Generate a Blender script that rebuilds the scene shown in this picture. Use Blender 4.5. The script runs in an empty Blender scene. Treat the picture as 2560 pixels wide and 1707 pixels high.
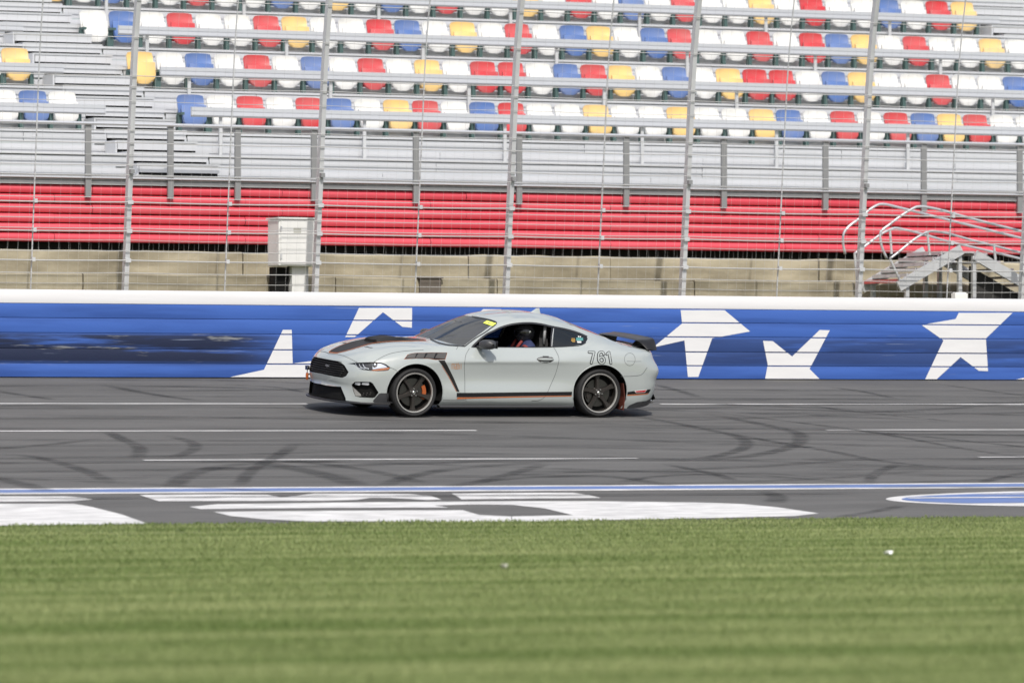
import bpy, bmesh, math, random
import numpy as np
from mathutils import Vector, Matrix
from mathutils.bvhtree import BVHTree

random.seed(7)
rng = np.random.default_rng(11)
SC = bpy.context.scene
COL = SC.collection
R = math.radians

# ------------------------------------------------------------------ camera, sky, sun, exposure
THETA = R(25.5)            # angle between the lens axis and the square-on view of the wall
FPX = 14600.0              # focal length in photo pixels (2560 wide)
HORIZON = 1035.0
PITCH = math.atan((HORIZON - 853.5) / FPX)
DIST = 77.7
BANK = R(5.0)
cam_right = Vector((math.cos(THETA), -math.sin(THETA), 0))
cam_fwd_h = Vector((math.sin(THETA), math.cos(THETA), 0))
CAM = -(-10.5 / FPX * DIST) * cam_right - DIST * cam_fwd_h + Vector((0, 0, 0.048))
cd = bpy.data.cameras.new('camera')
cam = bpy.data.objects.new('camera', cd); COL.objects.link(cam)
cam.location = CAM
cam.rotation_euler = (R(90) + PITCH, 0, -THETA)
cd.sensor_width = 36.0
cd.lens = FPX / 2560 * 36.0
cd.clip_start = 0.5; cd.clip_end = 3000
cd.dof.use_dof = True
cd.dof.focus_distance = DIST + 0.6
cd.dof.aperture_fstop = 2.0
SC.camera = cam

w = bpy.data.worlds.new('World'); SC.world = w; w.use_nodes = True
nt = w.node_tree; nt.nodes.clear()
out = nt.nodes.new('ShaderNodeOutputWorld'); bg = nt.nodes.new('ShaderNodeBackground')
sky = nt.nodes.new('ShaderNodeTexSky'); sky.sky_type = 'NISHITA'; sky.sun_disc = False
SUN_DIR = Vector((-0.20, -0.64, 0.74)).normalized()      # towards the sun
sky.sun_elevation = math.asin(SUN_DIR.z)
sky.sun_rotation = math.atan2(SUN_DIR.x, SUN_DIR.y)
sky.air_density = 1.0; sky.dust_density = 2.5; sky.ozone_density = 1.0
bg.inputs['Strength'].default_value = 0.15
# broken white cloud over the whole sky
tcw = nt.nodes.new('ShaderNodeTexCoord'); mpw = nt.nodes.new('ShaderNodeMapping'); mpw.inputs['Scale'].default_value = (1, 1, 2.2)
nzw = nt.nodes.new('ShaderNodeTexNoise'); nzw.inputs['Scale'].default_value = 2.6; nzw.inputs['Detail'].default_value = 7; nzw.inputs['Roughness'].default_value = .55
rpw = nt.nodes.new('ShaderNodeMapRange'); rpw.interpolation_type = 'SMOOTHSTEP'; rpw.inputs[1].default_value = .42; rpw.inputs[2].default_value = .62
mxw = nt.nodes.new('ShaderNodeMix'); mxw.data_type = 'RGBA'; mxw.inputs['B'].default_value = (4.6, 4.7, 4.9, 1)
nt.links.new(tcw.outputs['Generated'], mpw.inputs[0]); nt.links.new(mpw.outputs[0], nzw.inputs['Vector']); nt.links.new(nzw.outputs['Fac'], rpw.inputs[0])
nt.links.new(rpw.outputs[0], mxw.inputs['Factor']); nt.links.new(sky.outputs[0], mxw.inputs['A'])
nt.links.new(mxw.outputs['Result'], bg.inputs['Color']); nt.links.new(bg.outputs[0], out.inputs['Surface'])

sl = bpy.data.lights.new('sun', 'SUN'); sl.energy = 3.5; sl.angle = R(0.55); sl.color = (1.0, 0.955, 0.89)
sun = bpy.data.objects.new('sun', sl); COL.objects.link(sun)
sun.rotation_euler = SUN_DIR.to_track_quat('Z', 'Y').to_euler()
sun.location = (0, -20, 40)

SC.view_settings.view_transform = 'Standard'; SC.view_settings.look = 'None'
SC.view_settings.exposure = 0.05; SC.view_settings.gamma = 1.0
SC.view_settings.use_curve_mapping = False
SC.render.engine = 'CYCLES'
SC.cycles.max_bounces = 8; SC.cycles.transparent_max_bounces = 16
SC.cycles.use_denoising = True

# ------------------------------------------------------------------ photo pixel <-> place
cam_up = Vector((-math.sin(PITCH) * cam_fwd_h.x, -math.sin(PITCH) * cam_fwd_h.y, math.cos(PITCH)))
cam_fwd = Vector((math.cos(PITCH) * cam_fwd_h.x, math.cos(PITCH) * cam_fwd_h.y, math.sin(PITCH)))
def ray(px, py):
    return (cam_fwd + cam_right * ((px - 1280) / FPX) + cam_up * ((853.5 - py) / FPX)).normalized()
def proj(p):
    q = Vector(p) - CAM; d = q.dot(cam_fwd)
    return 1280 + q.dot(cam_right) / d * FPX, 853.5 - q.dot(cam_up) / d * FPX
def hit_plane(px, py, co, no):
    d = ray(px, py); co = Vector(co); no = Vector(no)
    return CAM + d * ((co - CAM).dot(no) / d.dot(no))
TN = Vector((0, -math.sin(BANK), math.cos(BANK)))
def on_track(px, py): return hit_plane(px, py, (0, 0, 0), TN)
def on_y(px, py, y): return hit_plane(px, py, (0, y, 0), (0, 1, 0))
def track_z(y): return y * math.tan(BANK)
def zat(py, y, px=1280): return on_y(px, py, y).z
def xat(px, y, py=400): return on_y(px, py, y).x

# ------------------------------------------------------------------ mesh helpers
class MB:
    def __init__(s): s.v = []; s.f = []; s.m = []
    def add(s, vs, fs, mi=0):
        o = len(s.v); s.v += [tuple(x) for x in vs]
        s.f += [tuple(i + o for i in f) for f in fs]; s.m += [mi] * len(fs); return s
    def box(s, x0, x1, y0, y1, z0, z1, mi=0):
        return s.add([(x0,y0,z0),(x1,y0,z0),(x1,y1,z0),(x0,y1,z0),(x0,y0,z1),(x1,y0,z1),(x1,y1,z1),(x0,y1,z1)],
                     [(0,3,2,1),(4,5,6,7),(0,1,5,4),(1,2,6,5),(2,3,7,6),(3,0,4,7)], mi)
    def obox(s, c, ax, ay, az, hx, hy, hz, mi=0):
        c = Vector(c); vs = []
        for sz in (-1, 1):
            for sx, sy in ((-1,-1),(1,-1),(1,1),(-1,1)):
                vs.append(c + Vector(ax)*hx*sx + Vector(ay)*hy*sy + Vector(az)*hz*sz)
        return s.add(vs, [(0,3,2,1),(4,5,6,7),(0,1,5,4),(1,2,6,5),(2,3,7,6),(3,0,4,7)], mi)
    def tube(s, pts, r, n=8, mi=0, closed=False, caps=True):
        pts = [Vector(p) for p in pts]; N = len(pts); rings = []
        prev = None; vs = []
        for i, p in enumerate(pts):
            if closed: t = pts[(i+1) % N] - pts[i-1]
            else: t = pts[min(i+1, N-1)] - pts[max(i-1, 0)]
            t.normalize()
            if prev is None:
                a = Vector((0,0,1)) if abs(t.z) < .9 else Vector((1,0,0))
                b = t.cross(a).normalized()
            else:
                b = (prev - t * prev.dot(t)).normalized()
            prev = b; c = t.cross(b)
            rr = r[i] if isinstance(r, (list, tuple)) else r
            for k in range(n):
                an = 2*math.pi*k/n
                vs.append(p + (b*math.cos(an) + c*math.sin(an)) * rr)
        fs = []
        for i in range(N if closed else N-1):
            j = (i+1) % N
            for k in range(n):
                l = (k+1) % n
                fs.append((i*n+k, i*n+l, j*n+l, j*n+k))
        if not closed and caps:
            fs.append(tuple(range(n-1, -1, -1))); fs.append(tuple((N-1)*n+k for k in range(n)))
        return s.add(vs, fs, mi)
    def lathe(s, prof, n=48, axis='y', c=(0,0,0), mi=0, close=False):
        vs = []; fs = []; M = len(prof)
        for k in range(n):
            a = 2*math.pi*k/n
            for r, h in prof:
                if axis == 'y': vs.append((c[0]+r*math.cos(a), c[1]+h, c[2]+r*math.sin(a)))
                else: vs.append((c[0]+r*math.cos(a), c[1]+r*math.sin(a), c[2]+h))
        for k in range(n):
            l = (k+1) % n
            for j in range(M if close else M-1):
                i = (j+1) % M
                fs.append((k*M+j, k*M+i, l*M+i, l*M+j))
        return s.add(vs, fs, mi)
    def grid(s, P, mi=0, wrap=False):
        n = len(P); m = len(P[0]); vs = [tuple(q) for row in P for q in row]; fs = []
        for i in range(n-1):
            for j in range(m if wrap else m-1):
                k = (j+1) % m
                fs.append((i*m+j, i*m+k, (i+1)*m+k, (i+1)*m+j))
        return s.add(vs, fs, mi)
    def mesh(s, name, mats, smooth=False):
        me = bpy.data.meshes.new(name); me.from_pydata([tuple(v) for v in s.v], [], s.f)
        for m in (mats if isinstance(mats, (list, tuple)) else [mats]): me.materials.append(m)
        if len(s.v): me.polygons.foreach_set('material_index', s.m)
        if smooth: me.shade_smooth() if hasattr(me, 'shade_smooth') else None
        me.update(); return me
    def build(s, name, mats, parent=None, smooth=False, fix=True, auto=None):
        me = s.mesh(name, mats)
        if fix:
            bm = bmesh.new(); bm.from_mesh(me); bmesh.ops.recalc_face_normals(bm, faces=bm.faces[:]); bm.to_mesh(me); bm.free()
        if smooth: smooth_mesh(me, auto)
        return link(name, me, parent)
def smooth_mesh(me, angle=None):
    me.polygons.foreach_set('use_smooth', [True]*len(me.polygons))
    if angle is not None: me.set_sharp_from_angle(angle=R(angle))
    me.update()
def link(name, me, parent=None):
    o = bpy.data.objects.new(name, me); COL.objects.link(o)
    if parent is not None: o.parent = parent
    return o
def empty(name, loc=(0,0,0), rot=(0,0,0)):
    o = bpy.data.objects.new(name, None); COL.objects.link(o)
    o.location = loc; o.rotation_euler = rot; o.empty_display_size = .2; return o
def tag(o, label=None, cat=None, group=None, kind=None):
    if label: o['label'] = label
    if cat: o['category'] = cat
    if group: o['group'] = group
    if kind: o['kind'] = kind
    return o

# ------------------------------------------------------------------ materials
def mat(name, col, rough=.6, metal=0, spec=.5, coat=0, noise=None, bump=None, coat_rough=.03):
    m = bpy.data.materials.new(name); m.use_nodes = True
    n = m.node_tree.nodes; l = m.node_tree.links; b = n['Principled BSDF']
    b.inputs['Base Color'].default_value = (*col, 1); b.inputs['Roughness'].default_value = rough
    b.inputs['Metallic'].default_value = metal; b.inputs['Specular IOR Level'].default_value = spec
    if coat: b.inputs['Coat Weight'].default_value = coat; b.inputs['Coat Roughness'].default_value = coat_rough
    if noise or bump:
        tc = n.new('ShaderNodeTexCoord')
    if noise:        # (scale xyz, amount, second colour, detail)
        sc, amt, c2 = noise[:3]
        mp = n.new('ShaderNodeMapping'); mp.inputs['Scale'].default_value = sc
        nz = n.new('ShaderNodeTexNoise'); nz.inputs['Scale'].default_value = 1; nz.inputs['Detail'].default_value = 5
        rp = n.new('ShaderNodeValToRGB'); rp.color_ramp.elements[0].position = .35; rp.color_ramp.elements[1].position = .65
        mx = n.new('ShaderNodeMix'); mx.data_type = 'RGBA'
        l.new(tc.outputs['Object'], mp.inputs[0]); l.new(mp.outputs[0], nz.inputs['Vector']); l.new(nz.outputs['Fac'], rp.inputs[0])
        ml = n.new('ShaderNodeMath'); ml.operation = 'MULTIPLY'; ml.inputs[1].default_value = amt
        l.new(rp.outputs[0], ml.inputs[0]); l.new(ml.outputs[0], mx.inputs['Factor'])
        mx.inputs['A'].default_value = (*col, 1); mx.inputs['B'].default_value = (*c2, 1)
        l.new(mx.outputs['Result'], b.inputs['Base Color'])
    if bump:         # (scale, strength, distance)
        nz = n.new('ShaderNodeTexNoise'); nz.inputs['Scale'].default_value = bump[0]; nz.inputs['Detail'].default_value = 6
        bp = n.new('ShaderNodeBump'); bp.inputs['Strength'].default_value = bump[1]; bp.inputs['Distance'].default_value = bump[2]
        l.new(tc.outputs['Object'], nz.inputs['Vector']); l.new(nz.outputs['Fac'], bp.inputs['Height']); l.new(bp.outputs[0], b.inputs['Normal'])
    return m

M = {}
M['paint'] = mat('grey car paint', (.365, .395, .388), .32, 0, .5, coat=1.0, coat_rough=.015)
M['paint'].node_tree.nodes['Principled BSDF'].inputs['Coat IOR'].default_value = 1.65
M['black_gloss'] = mat('black gloss', (.012, .012, .014), .35, 0, .35)
M['black_satin'] = mat('black satin plastic', (.018, .018, .02), .45)
M['carbon'] = mat('carbon grey', (.045, .046, .05), .42, 0, .45)
M['black_matte'] = mat('black matte', (.008, .008, .008), .85, 0, .2)
M['decal_black'] = mat('black vinyl', (.010, .010, .011), .5, 0, .25)
M['decal_hood'] = mat('hood vinyl', (.016, .015, .0145), .5, 0, .25)
M['orange'] = mat('orange vinyl', (.42, .115, .03), .5, 0, .3)
M['orange_paint'] = mat('orange caliper paint', (.36, .085, .018), .55)
M['bronze'] = mat('bronze lettering', (.42, .2, .09), .4)
M['rubber'] = mat('tyre rubber', (.022, .022, .023), .75, 0, .3, bump=(60, .2, .004))
M['rim_lip'] = mat('machined rim', (.46, .45, .43), .4, .6)
M['rim_dark'] = mat('dark rim', (.035, .031, .028), .45, .3)
M['chrome'] = mat('bright metal', (.75, .75, .76), .15, 1)
M['disc'] = mat('brake disc', (.12, .115, .11), .35, 1)
M['amber'] = mat('amber lens', (.75, .22, .05), .2, coat=1)
M['red_lens'] = mat('red lens', (.45, .02, .025), .15, coat=1)
M['lamp_white'] = mat('lamp inner', (.75, .77, .8), .2, .3)
M['seam'] = mat('panel gap', (.09, .095, .095), .8)
M['interior'] = mat('interior trim', (.012, .012, .013), .7)
M['sticker_yellow'] = mat('yellow sticker', (.75, .85, .12), .5)
M['sticker_white'] = mat('white sticker', (.75, .76, .75), .5)
M['sticker_teal'] = mat('teal sticker', (.12, .38, .37), .5)
M['sticker_gold'] = mat('gold sticker', (.55, .33, .08), .5)
M['red_flap'] = mat('red brown mud flap', (.11, .028, .018), .6)
M['suit_blue'] = mat('driver suit', (.02, .03, .09), .8)
M['suit_red'] = mat('driver suit red', (.20, .03, .025), .8)
M['helmet'] = mat('helmet grey', (.035, .035, .04), .2, coat=.6)
M['skin'] = mat('skin', (.45, .24, .17), .6)
M['visor'] = mat('visor', (.01, .01, .012), .08)

def glass_mat(name, tint, ior=1.5, rough=0.0):
    m = bpy.data.materials.new(name); m.use_nodes = True
    n = m.node_tree.nodes; l = m.node_tree.links; n.clear()
    o = n.new('ShaderNodeOutputMaterial'); mx = n.new('ShaderNodeMixShader'); tr = n.new('ShaderNodeBsdfTransparent')
    gl = n.new('ShaderNodeBsdfGlossy'); fr = n.new('ShaderNodeFresnel')
    tr.inputs[0].default_value = (*tint, 1); gl.inputs['Roughness'].default_value = rough; fr.inputs[0].default_value = ior
    l.new(fr.outputs[0], mx.inputs[0]); l.new(tr.outputs[0], mx.inputs[1]); l.new(gl.outputs[0], mx.inputs[2]); l.new(mx.outputs[0], o.inputs[0])
    return m
M['windshield'] = glass_mat('windshield glass', (.62, .68, .68), 3.0)
M['dark_glass'] = glass_mat('smoked glass', (.035, .04, .045), 1.5)
M['lens'] = glass_mat('clear lens', (.9, .92, .95), 1.5)
M['tint'] = mat('tinted glass', (.012, .014, .015), .06, 0, .6)

# track side materials
def pos_nodes(m):
    n = m.node_tree.nodes; g = n.new('ShaderNodeNewGeometry'); return n, m.node_tree.links, g.outputs['Position']
def asphalt():
    m = mat('asphalt', (.1, .1, .1), .85, 0, .3)
    n, l, P = pos_nodes(m); b = n['Principled BSDF']
    def noise(sc, det, lo, hi, c0, c1):
        mp = n.new('ShaderNodeMapping'); mp.inputs['Scale'].default_value = sc; l.new(P, mp.inputs[0])
        z = n.new('ShaderNodeTexNoise'); z.inputs['Scale'].default_value = 1; z.inputs['Detail'].default_value = det; l.new(mp.outputs[0], z.inputs['Vector'])
        r = n.new('ShaderNodeMapRange'); r.inputs[1].default_value = lo; r.inputs[2].default_value = hi; r.inputs[3].default_value = c0; r.inputs[4].default_value = c1
        l.new(z.outputs['Fac'], r.inputs[0]); return r.outputs[0]
    a = noise((.12, 1.1, 1), 4, .3, .7, .82, 1.12)        # long worn bands
    c = noise((.9, 4, 4), 6, .3, .7, .9, 1.1)
    d = noise((90, 90, 90), 2, .2, .8, .72, 1.28)          # stone grain
    def mul(x, y):
        k = n.new('ShaderNodeMath'); k.operation = 'MULTIPLY'
        for i, q in enumerate((x, y)):
            if isinstance(q, float): k.inputs[i].default_value = q
            else: l.new(q, k.inputs[i])
        return k.outputs[0]
    v = mul(mul(mul(a, c), d), .112)
    cc = n.new('ShaderNodeCombineColor')
    l.new(v, cc.inputs[0]); l.new(mul(v, .98), cc.inputs[1]); l.new(mul(v, .95), cc.inputs[2])
    l.new(cc.outputs[0], b.inputs['Base Color'])
    bp = n.new('ShaderNodeBump'); bp.inputs['Strength'].default_value = .35; bp.inputs['Distance'].default_value = .004
    l.new(d, bp.inputs['Height']); l.new(bp.outputs[0], b.inputs['Normal'])
    return m
M['asphalt'] = asphalt()
def worn_paint(name, col, under=(.13, .13, .13), amt=.35, sc=(1.2, 6, 6)):
    return mat(name, col, .6, noise=(sc, amt, under), bump=(80, .1, .003))
M['white_line'] = worn_paint('white track paint', (.72, .71, .70), (.30, .295, .29), .55, (2.5, 9, 9))
M['blue_line'] = worn_paint('blue track paint', (.10, .17, .40), (.16, .2, .33), .5)
def mark_mat(name, strength):
    m = bpy.data.materials.new(name); m.use_nodes = True
    n = m.node_tree.nodes; l = m.node_tree.links; b = n['Principled BSDF']
    b.inputs['Base Color'].default_value = (.02, .02, .02, 1); b.inputs['Roughness'].default_value = .8
    g = n.new('ShaderNodeNewGeometry'); mp = n.new('ShaderNodeMapping'); mp.inputs['Scale'].default_value = (1.2, 9, 3)
    z = n.new('ShaderNodeTexNoise'); z.inputs['Scale'].default_value = 1; z.inputs['Detail'].default_value = 5
    r = n.new('ShaderNodeMapRange'); r.inputs[1].default_value = .3; r.inputs[2].default_value = .75; r.inputs[3].default_value = 0; r.inputs[4].default_value = strength
    uv = n.new('ShaderNodeVertexColor'); uv.layer_name = 'soft'
    mm = n.new('ShaderNodeMath'); mm.operation = 'MULTIPLY'
    l.new(g.outputs['Position'], mp.inputs[0]); l.new(mp.outputs[0], z.inputs['Vector']); l.new(z.outputs['Fac'], r.inputs[0])
    l.new(r.outputs[0], mm.inputs[0]); l.new(uv.outputs['Color'], mm.inputs[1]); l.new(mm.outputs[0], b.inputs['Alpha'])
    return m
M['mark'] = mark_mat('rubber mark', .62)
M['mark_faint'] = mark_mat('faint rubber mark', .6)
M['seam_tar'] = mark_mat('tar seam', 1.6)
M['alu'] = mat('aluminium plank', (.60, .61, .635), .42, .25, .5, noise=((.5, 3, 14), .45, (.46, .47, .49)))
M['alu_rail'] = mat('aluminium rail', (.60, .61, .63), .3, .45)
M['galv'] = mat('galvanised steel', (.56, .57, .58), .5, .25, .5, noise=((3, 3, 3), .5, (.46, .47, .48)))
M['galv_dark'] = mat('weathered steel', (.26, .265, .27), .55, .3)
M['cable'] = mat('steel cable', (.50, .50, .49), .5, .4)
M['red_panel'] = mat('red fascia paint', (.64, .055, .085), .5, 0, .5, noise=((.35, 3, 9), .6, (.68, .12, .15)))
M['concrete'] = mat('old concrete', (.43, .385, .285), .9, 0, .2, noise=((.8, 2, 2.4), 1.0, (.215, .19, .135)), bump=(12, .4, .02))
M['void'] = mat('void black', (.035, .034, .033), .9)  # near-black fill for dark hollows
M['under'] = mat('under stand steel', (.12, .12, .12), .8)
M['stair_tread'] = mat('stair tread', (.40, .36, .38), .6)
M['cab_white'] = mat('white cabinet paint', (.74, .74, .72), .5, noise=((4, 4, 4), .2, (.62, .62, .6)))
M['seat_white'] = mat('white seat plastic', (.78, .78, .76), .38)
M['seat_red'] = mat('red seat plastic', (.60, .045, .055), .3)
M['seat_blue'] = mat('blue seat plastic', (.085, .17, .43), .3)
M['seat_yellow'] = mat('yellow seat plastic', (.84, .57, .21), .34)
for k_ in ('white', 'red', 'blue', 'yellow'):      # sun-faded and dusty by a different amount from seat to seat
    m_ = M['seat_' + k_]; n_ = m_.node_tree.nodes; l_ = m_.node_tree.links; b_ = n_['Principled BSDF']; c_ = tuple(b_.inputs['Base Color'].default_value)
    oi = n_.new('ShaderNodeObjectInfo'); tc_ = n_.new('ShaderNodeTexCoord'); nz_ = n_.new('ShaderNodeTexNoise'); nz_.inputs['Scale'].default_value = 5; nz_.inputs['Detail'].default_value = 5
    ad = n_.new('ShaderNodeVectorMath'); ad.operation = 'ADD'; sc_ = n_.new('ShaderNodeMath'); sc_.operation = 'MULTIPLY'; sc_.inputs[1].default_value = 40
    l_.new(oi.outputs['Random'], sc_.inputs[0]); l_.new(tc_.outputs['Object'], ad.inputs[0]); l_.new(sc_.outputs[0], ad.inputs[1]); l_.new(ad.outputs[0], nz_.inputs['Vector'])
    r1 = n_.new('ShaderNodeMapRange'); r1.inputs[1].default_value = .4; r1.inputs[2].default_value = .75; r1.inputs[3].default_value = 0; r1.inputs[4].default_value = .26; l_.new(nz_.outputs['Fac'], r1.inputs[0])
    r2 = n_.new('ShaderNodeMapRange'); r2.inputs[3].default_value = 0; r2.inputs[4].default_value = .09; l_.new(oi.outputs['Random'], r2.inputs[0])
    a1 = n_.new('ShaderNodeMix'); a1.data_type = 'RGBA'; a1.inputs['A'].default_value = c_; a1.inputs['B'].default_value = (.80, .78, .74, 1); l_.new(r2.outputs[0], a1.inputs['Factor'])
    a2 = n_.new('ShaderNodeMix'); a2.data_type = 'RGBA'; a2.inputs['B'].default_value = (.30, .28, .25, 1); l_.new(a1.outputs['Result'], a2.inputs['A']); l_.new(r1.outputs[0], a2.inputs['Factor'])
    l_.new(a2.outputs['Result'], b_.inputs['Base Color'])
M['seat_frame'] = mat('green seat iron', (.055, .10, .095), .6)
# ------------------------------------------------------------------ ground, track, paint
WALL_Y = 6.32; EDGE_Y = -12.86
def ground_z(y):
    ys = [-1500, -80, -45, -30, -20, EDGE_Y, WALL_Y + .1, 7.2, 1500]
    zs = [-1.62, -1.62, -1.56, -1.43, -1.28, track_z(EDGE_Y) + .01, track_z(WALL_Y) - .1, .6, .6]
    return float(np.interp(y, ys, zs))
def grass_ground():
    m = mat('grass ground', (.09, .12, .04), .95, 0, .1)
    n, l, P = pos_nodes(m); b = n['Principled BSDF']
    mp = n.new('ShaderNodeMapping'); mp.inputs['Scale'].default_value = (.16, 2.1, 1); l.new(P, mp.inputs[0])
    z = n.new('ShaderNodeTexNoise'); z.inputs['Scale'].default_value = 1; z.inputs['Detail'].default_value = 7; l.new(mp.outputs[0], z.inputs['Vector'])
    r = n.new('ShaderNodeValToRGB'); r.color_ramp.elements[0].position = .3; r.color_ramp.elements[1].position = .72
    r.color_ramp.elements[0].color = (.13, .165, .055, 1); r.color_ramp.elements[1].color = (.21, .24, .10, 1)
    l.new(z.outputs['Fac'], r.inputs[0]); l.new(r.outputs[0], b.inputs['Base Color'])
    return m
M['ground'] = grass_ground()
g = MB(); yy = [-1500, -300, -80, -60, -45, -37, -30, -25, -20, -16, EDGE_Y, EDGE_Y + .05, WALL_Y, 7.2, 30, 1500]
xx = [-1500, -200, -60, 0, 60, 200, 1500]
g.grid([[(x, y, ground_z(y) - (.12 if EDGE_Y < y < 7 else 0)) for x in xx] for y in yy])
tag(g.build('ground', M['ground'], smooth=True), kind='structure')

tr = MB()
tr.grid([[(x, y, track_z(y)) for y in (EDGE_Y, -8, -4, 0, 4, WALL_Y + .15)] for x in (-90, -30, 0, 30, 90)])
track = tag(tr.build('race_track', M['asphalt']), kind='structure')

def soft_ribbon(name, pts, width, material, parent, lift, soft=True, wobble=0):
    """a strip lying on the track along pts (x,y); edges fade through the 'soft' attribute"""
    P = []; n = len(pts); cols = []
    for i, (x, y) in enumerate(pts):
        a = Vector(pts[max(i-1, 0)]); b = Vector(pts[min(i+1, n-1)]); t = (b - a).normalized(); nn = Vector((-t.y, t.x))
        e = min(1, min(i, n-1-i) / (n * .16 + 1e-6)) if soft else 1
        for k, (o, c) in enumerate(((-1, 0), (-.45, 1), (.45, 1), (1, 0)) if soft else ((-1, 1), (1, 1))):
            q = Vector((x, y)) + nn * o * width / 2
            P.append((q.x, q.y, track_z(q.y) + lift)); cols.append(c * e)
    m = 4 if soft else 2; fs = []
    for i in range(n-1):
        for k in range(m-1): fs.append((i*m+k, i*m+k+1, (i+1)*m+k+1, (i+1)*m+k))
    me = bpy.data.meshes.new(name); me.from_pydata(P, [], fs); me.materials.append(material)
    ca = me.color_attributes.new('soft', 'FLOAT_COLOR', 'POINT')
    for i, c in enumerate(cols): ca.data[i].color = (c, c, c, 1)
    bm = bmesh.new(); bm.from_mesh(me); bmesh.ops.recalc_face_normals(bm, faces=bm.faces[:])
    if sum(f.normal.z for f in bm.faces) < 0: bmesh.ops.reverse_faces(bm, faces=bm.faces[:])
    bm.to_mesh(me); bm.free()
    return link(name, me, parent)
def spline2(pts, per=10):
    P = np.array(pts, float); n = len(P); out = []
    t = np.concatenate([[0], np.cumsum(np.linalg.norm(np.diff(P, axis=0), axis=1))])
    q = np.linspace(0, t[-1], per * n)
    return [tuple(p) for p in hermite(t, P, q)]
def hermite(t, P, q):
    t = np.asarray(t, float); P = np.asarray(P, float); q = np.clip(np.asarray(q, float), t[0], t[-1])
    d = np.diff(P, axis=0) / np.diff(t)[:, None]; h = np.diff(t)
    m = np.empty_like(P); m[0] = d[0]; m[-1] = d[-1]
    for i in range(1, len(P)-1):
        m[i] = (d[i-1] * h[i] + d[i] * h[i-1]) / (h[i] + h[i-1])
    i = np.clip(np.searchsorted(t, q, side='right') - 1, 0, len(t)-2)
    hh = h[i][:, None]; s = ((q - t[i]) / h[i])[:, None]
    return ((2*s**3 - 3*s**2 + 1) * P[i] + (s**3 - 2*s**2 + s) * hh * m[i] + (-2*s**3 + 3*s**2) * P[i+1] + (s**3 - s**2) * hh * m[i+1])

# lane lines (parallel to the wall)
def line(px0, px1, py, width, material=M['white_line'], name='lane_line'):
    y = on_track(1280, py).y
    x0 = on_track(px0, py).x; x1 = on_track(px1, py).x
    xs = np.linspace(x0, x1, 40)
    return soft_ribbon(name, [(x, y) for x in xs], width, material, track, .004, soft=False)
line(-900, 770, 1010, .11); line(1650, 3600, 1010, .11)
line(-900, 1190, 1076, .10); line(2070, 3600, 1076, .10)
line(345, 1600, 1147, .10); line(2470, 3600, 1147, .10)
line(-1500, -880, 1147, .10)
line(-6000, 9000, 1215.5, .13, name='edge_line'); line(-6000, 9000, 1220.5, .34, M['blue_line'], name='edge_line'); line(-6000, 9000, 1226, .15, name='edge_line')

def ground_poly(name, px_pts, material, lift):
    """a painted shape lying on the track"""
    pts = [on_track(*p) for p in px_pts]
    bm = bmesh.new(); vs = [bm.verts.new((p.x, p.y, p.z + lift)) for p in pts]
    f = bm.faces.new(vs); f.normal_update()
    if f.normal.z < 0: f.normal_flip()
    bmesh.ops.triangulate(bm, faces=[f])
    me = bpy.data.meshes.new(name); bm.to_mesh(me); bm.free(); me.materials.append(material)
    return link(name, me, track)
T1 = lambda x, y: (x / 1.8375, 1180 + y / 1.8375)
T2 = lambda x, y: (1280 + x / 1.8375, 1180 + y / 1.8375)
LP = [
 [T1(-500,112),T1(300,112),T1(380,117),T1(425,126),T1(330,134),T1(-500,140)],
 [T1(-500,146),T1(340,146),T1(420,160),T1(560,195),T1(680,238),T1(-500,252)],
 [T1(640,105),T1(940,103),T1(1230,105),T1(1290,116),T1(1330,113),T1(1440,99),T1(1600,99),T1(1880,101),T1(1980,110),T1(2030,127),T1(1960,129),T1(1880,124),T1(1790,119),T1(1700,119),T1(1640,128),T1(1500,132),T1(730,134),T1(690,122)],
 [T1(2075,99),T2(0,96),T2(280,95),T2(350,105),T2(410,119),T2(0,123),T1(2120,126),T1(2100,112)],
 [T1(870,160),T1(1000,148),T1(1650,139),T1(2352,134),T2(400,134),T2(850,140),T2(1060,147),T2(1220,162),T2(1410,190),T2(1300,202),T2(1000,209),T2(0,229),T2(0,203.5),T2(280,198),T2(150,167),T2(0,151),T1(2200,149),T1(1995,153),T1(2060,163),T1(1500,165),T1(920,170)],
 [T1(980,183),T1(1500,178),T1(2125,175),T1(2200,197),T1(2348,203.5),T1(2348,229.5),T1(1400,226),T1(1200,216),T1(1060,202)],
]
for p in LP: ground_poly('painted_letter', p, M['white_line'], .004)
# oval emblem painted on the apron
ov = []
c0 = on_track(2940, 1243); a_ = (on_track(2940, 1243).x - on_track(2185, 1243).x); b_ = abs(on_track(2940, 1223.5).y - on_track(2940, 1268).y) / 2
cy = (on_track(2940, 1223.5).y + on_track(2940, 1268).y) / 2
def oval(name, fx, fy, material, lift, y0=-2, y1=2):
    bm = bmesh.new(); vs = []
    for k in range(96):
        a = 2*math.pi*k/96; x = c0.x + math.cos(a)*a_*fx; yv = max(min(math.sin(a)*b_*fy, y1*b_), y0*b_); y = cy + yv
        vs.append(bm.verts.new((x, y, track_z(y) + lift)))
    f = bm.faces.new(vs); f.normal_update()
    if f.normal.z < 0: f.normal_flip()
    me = bpy.data.meshes.new(name); bm.to_mesh(me); bm.free(); me.materials.append(material); return link(name, me, track)
oval('oval_emblem', 1, 1, M['white_line'], .004)
oval('emblem_field', .95, .80, M['blue_line'], .008, -.42, .78)
oval('emblem_band', .93, .74, M['white_line'], .012, .12, .22)
oval('emblem_band', .90, .74, M['white_line'], .012, .52, .58)

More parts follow.
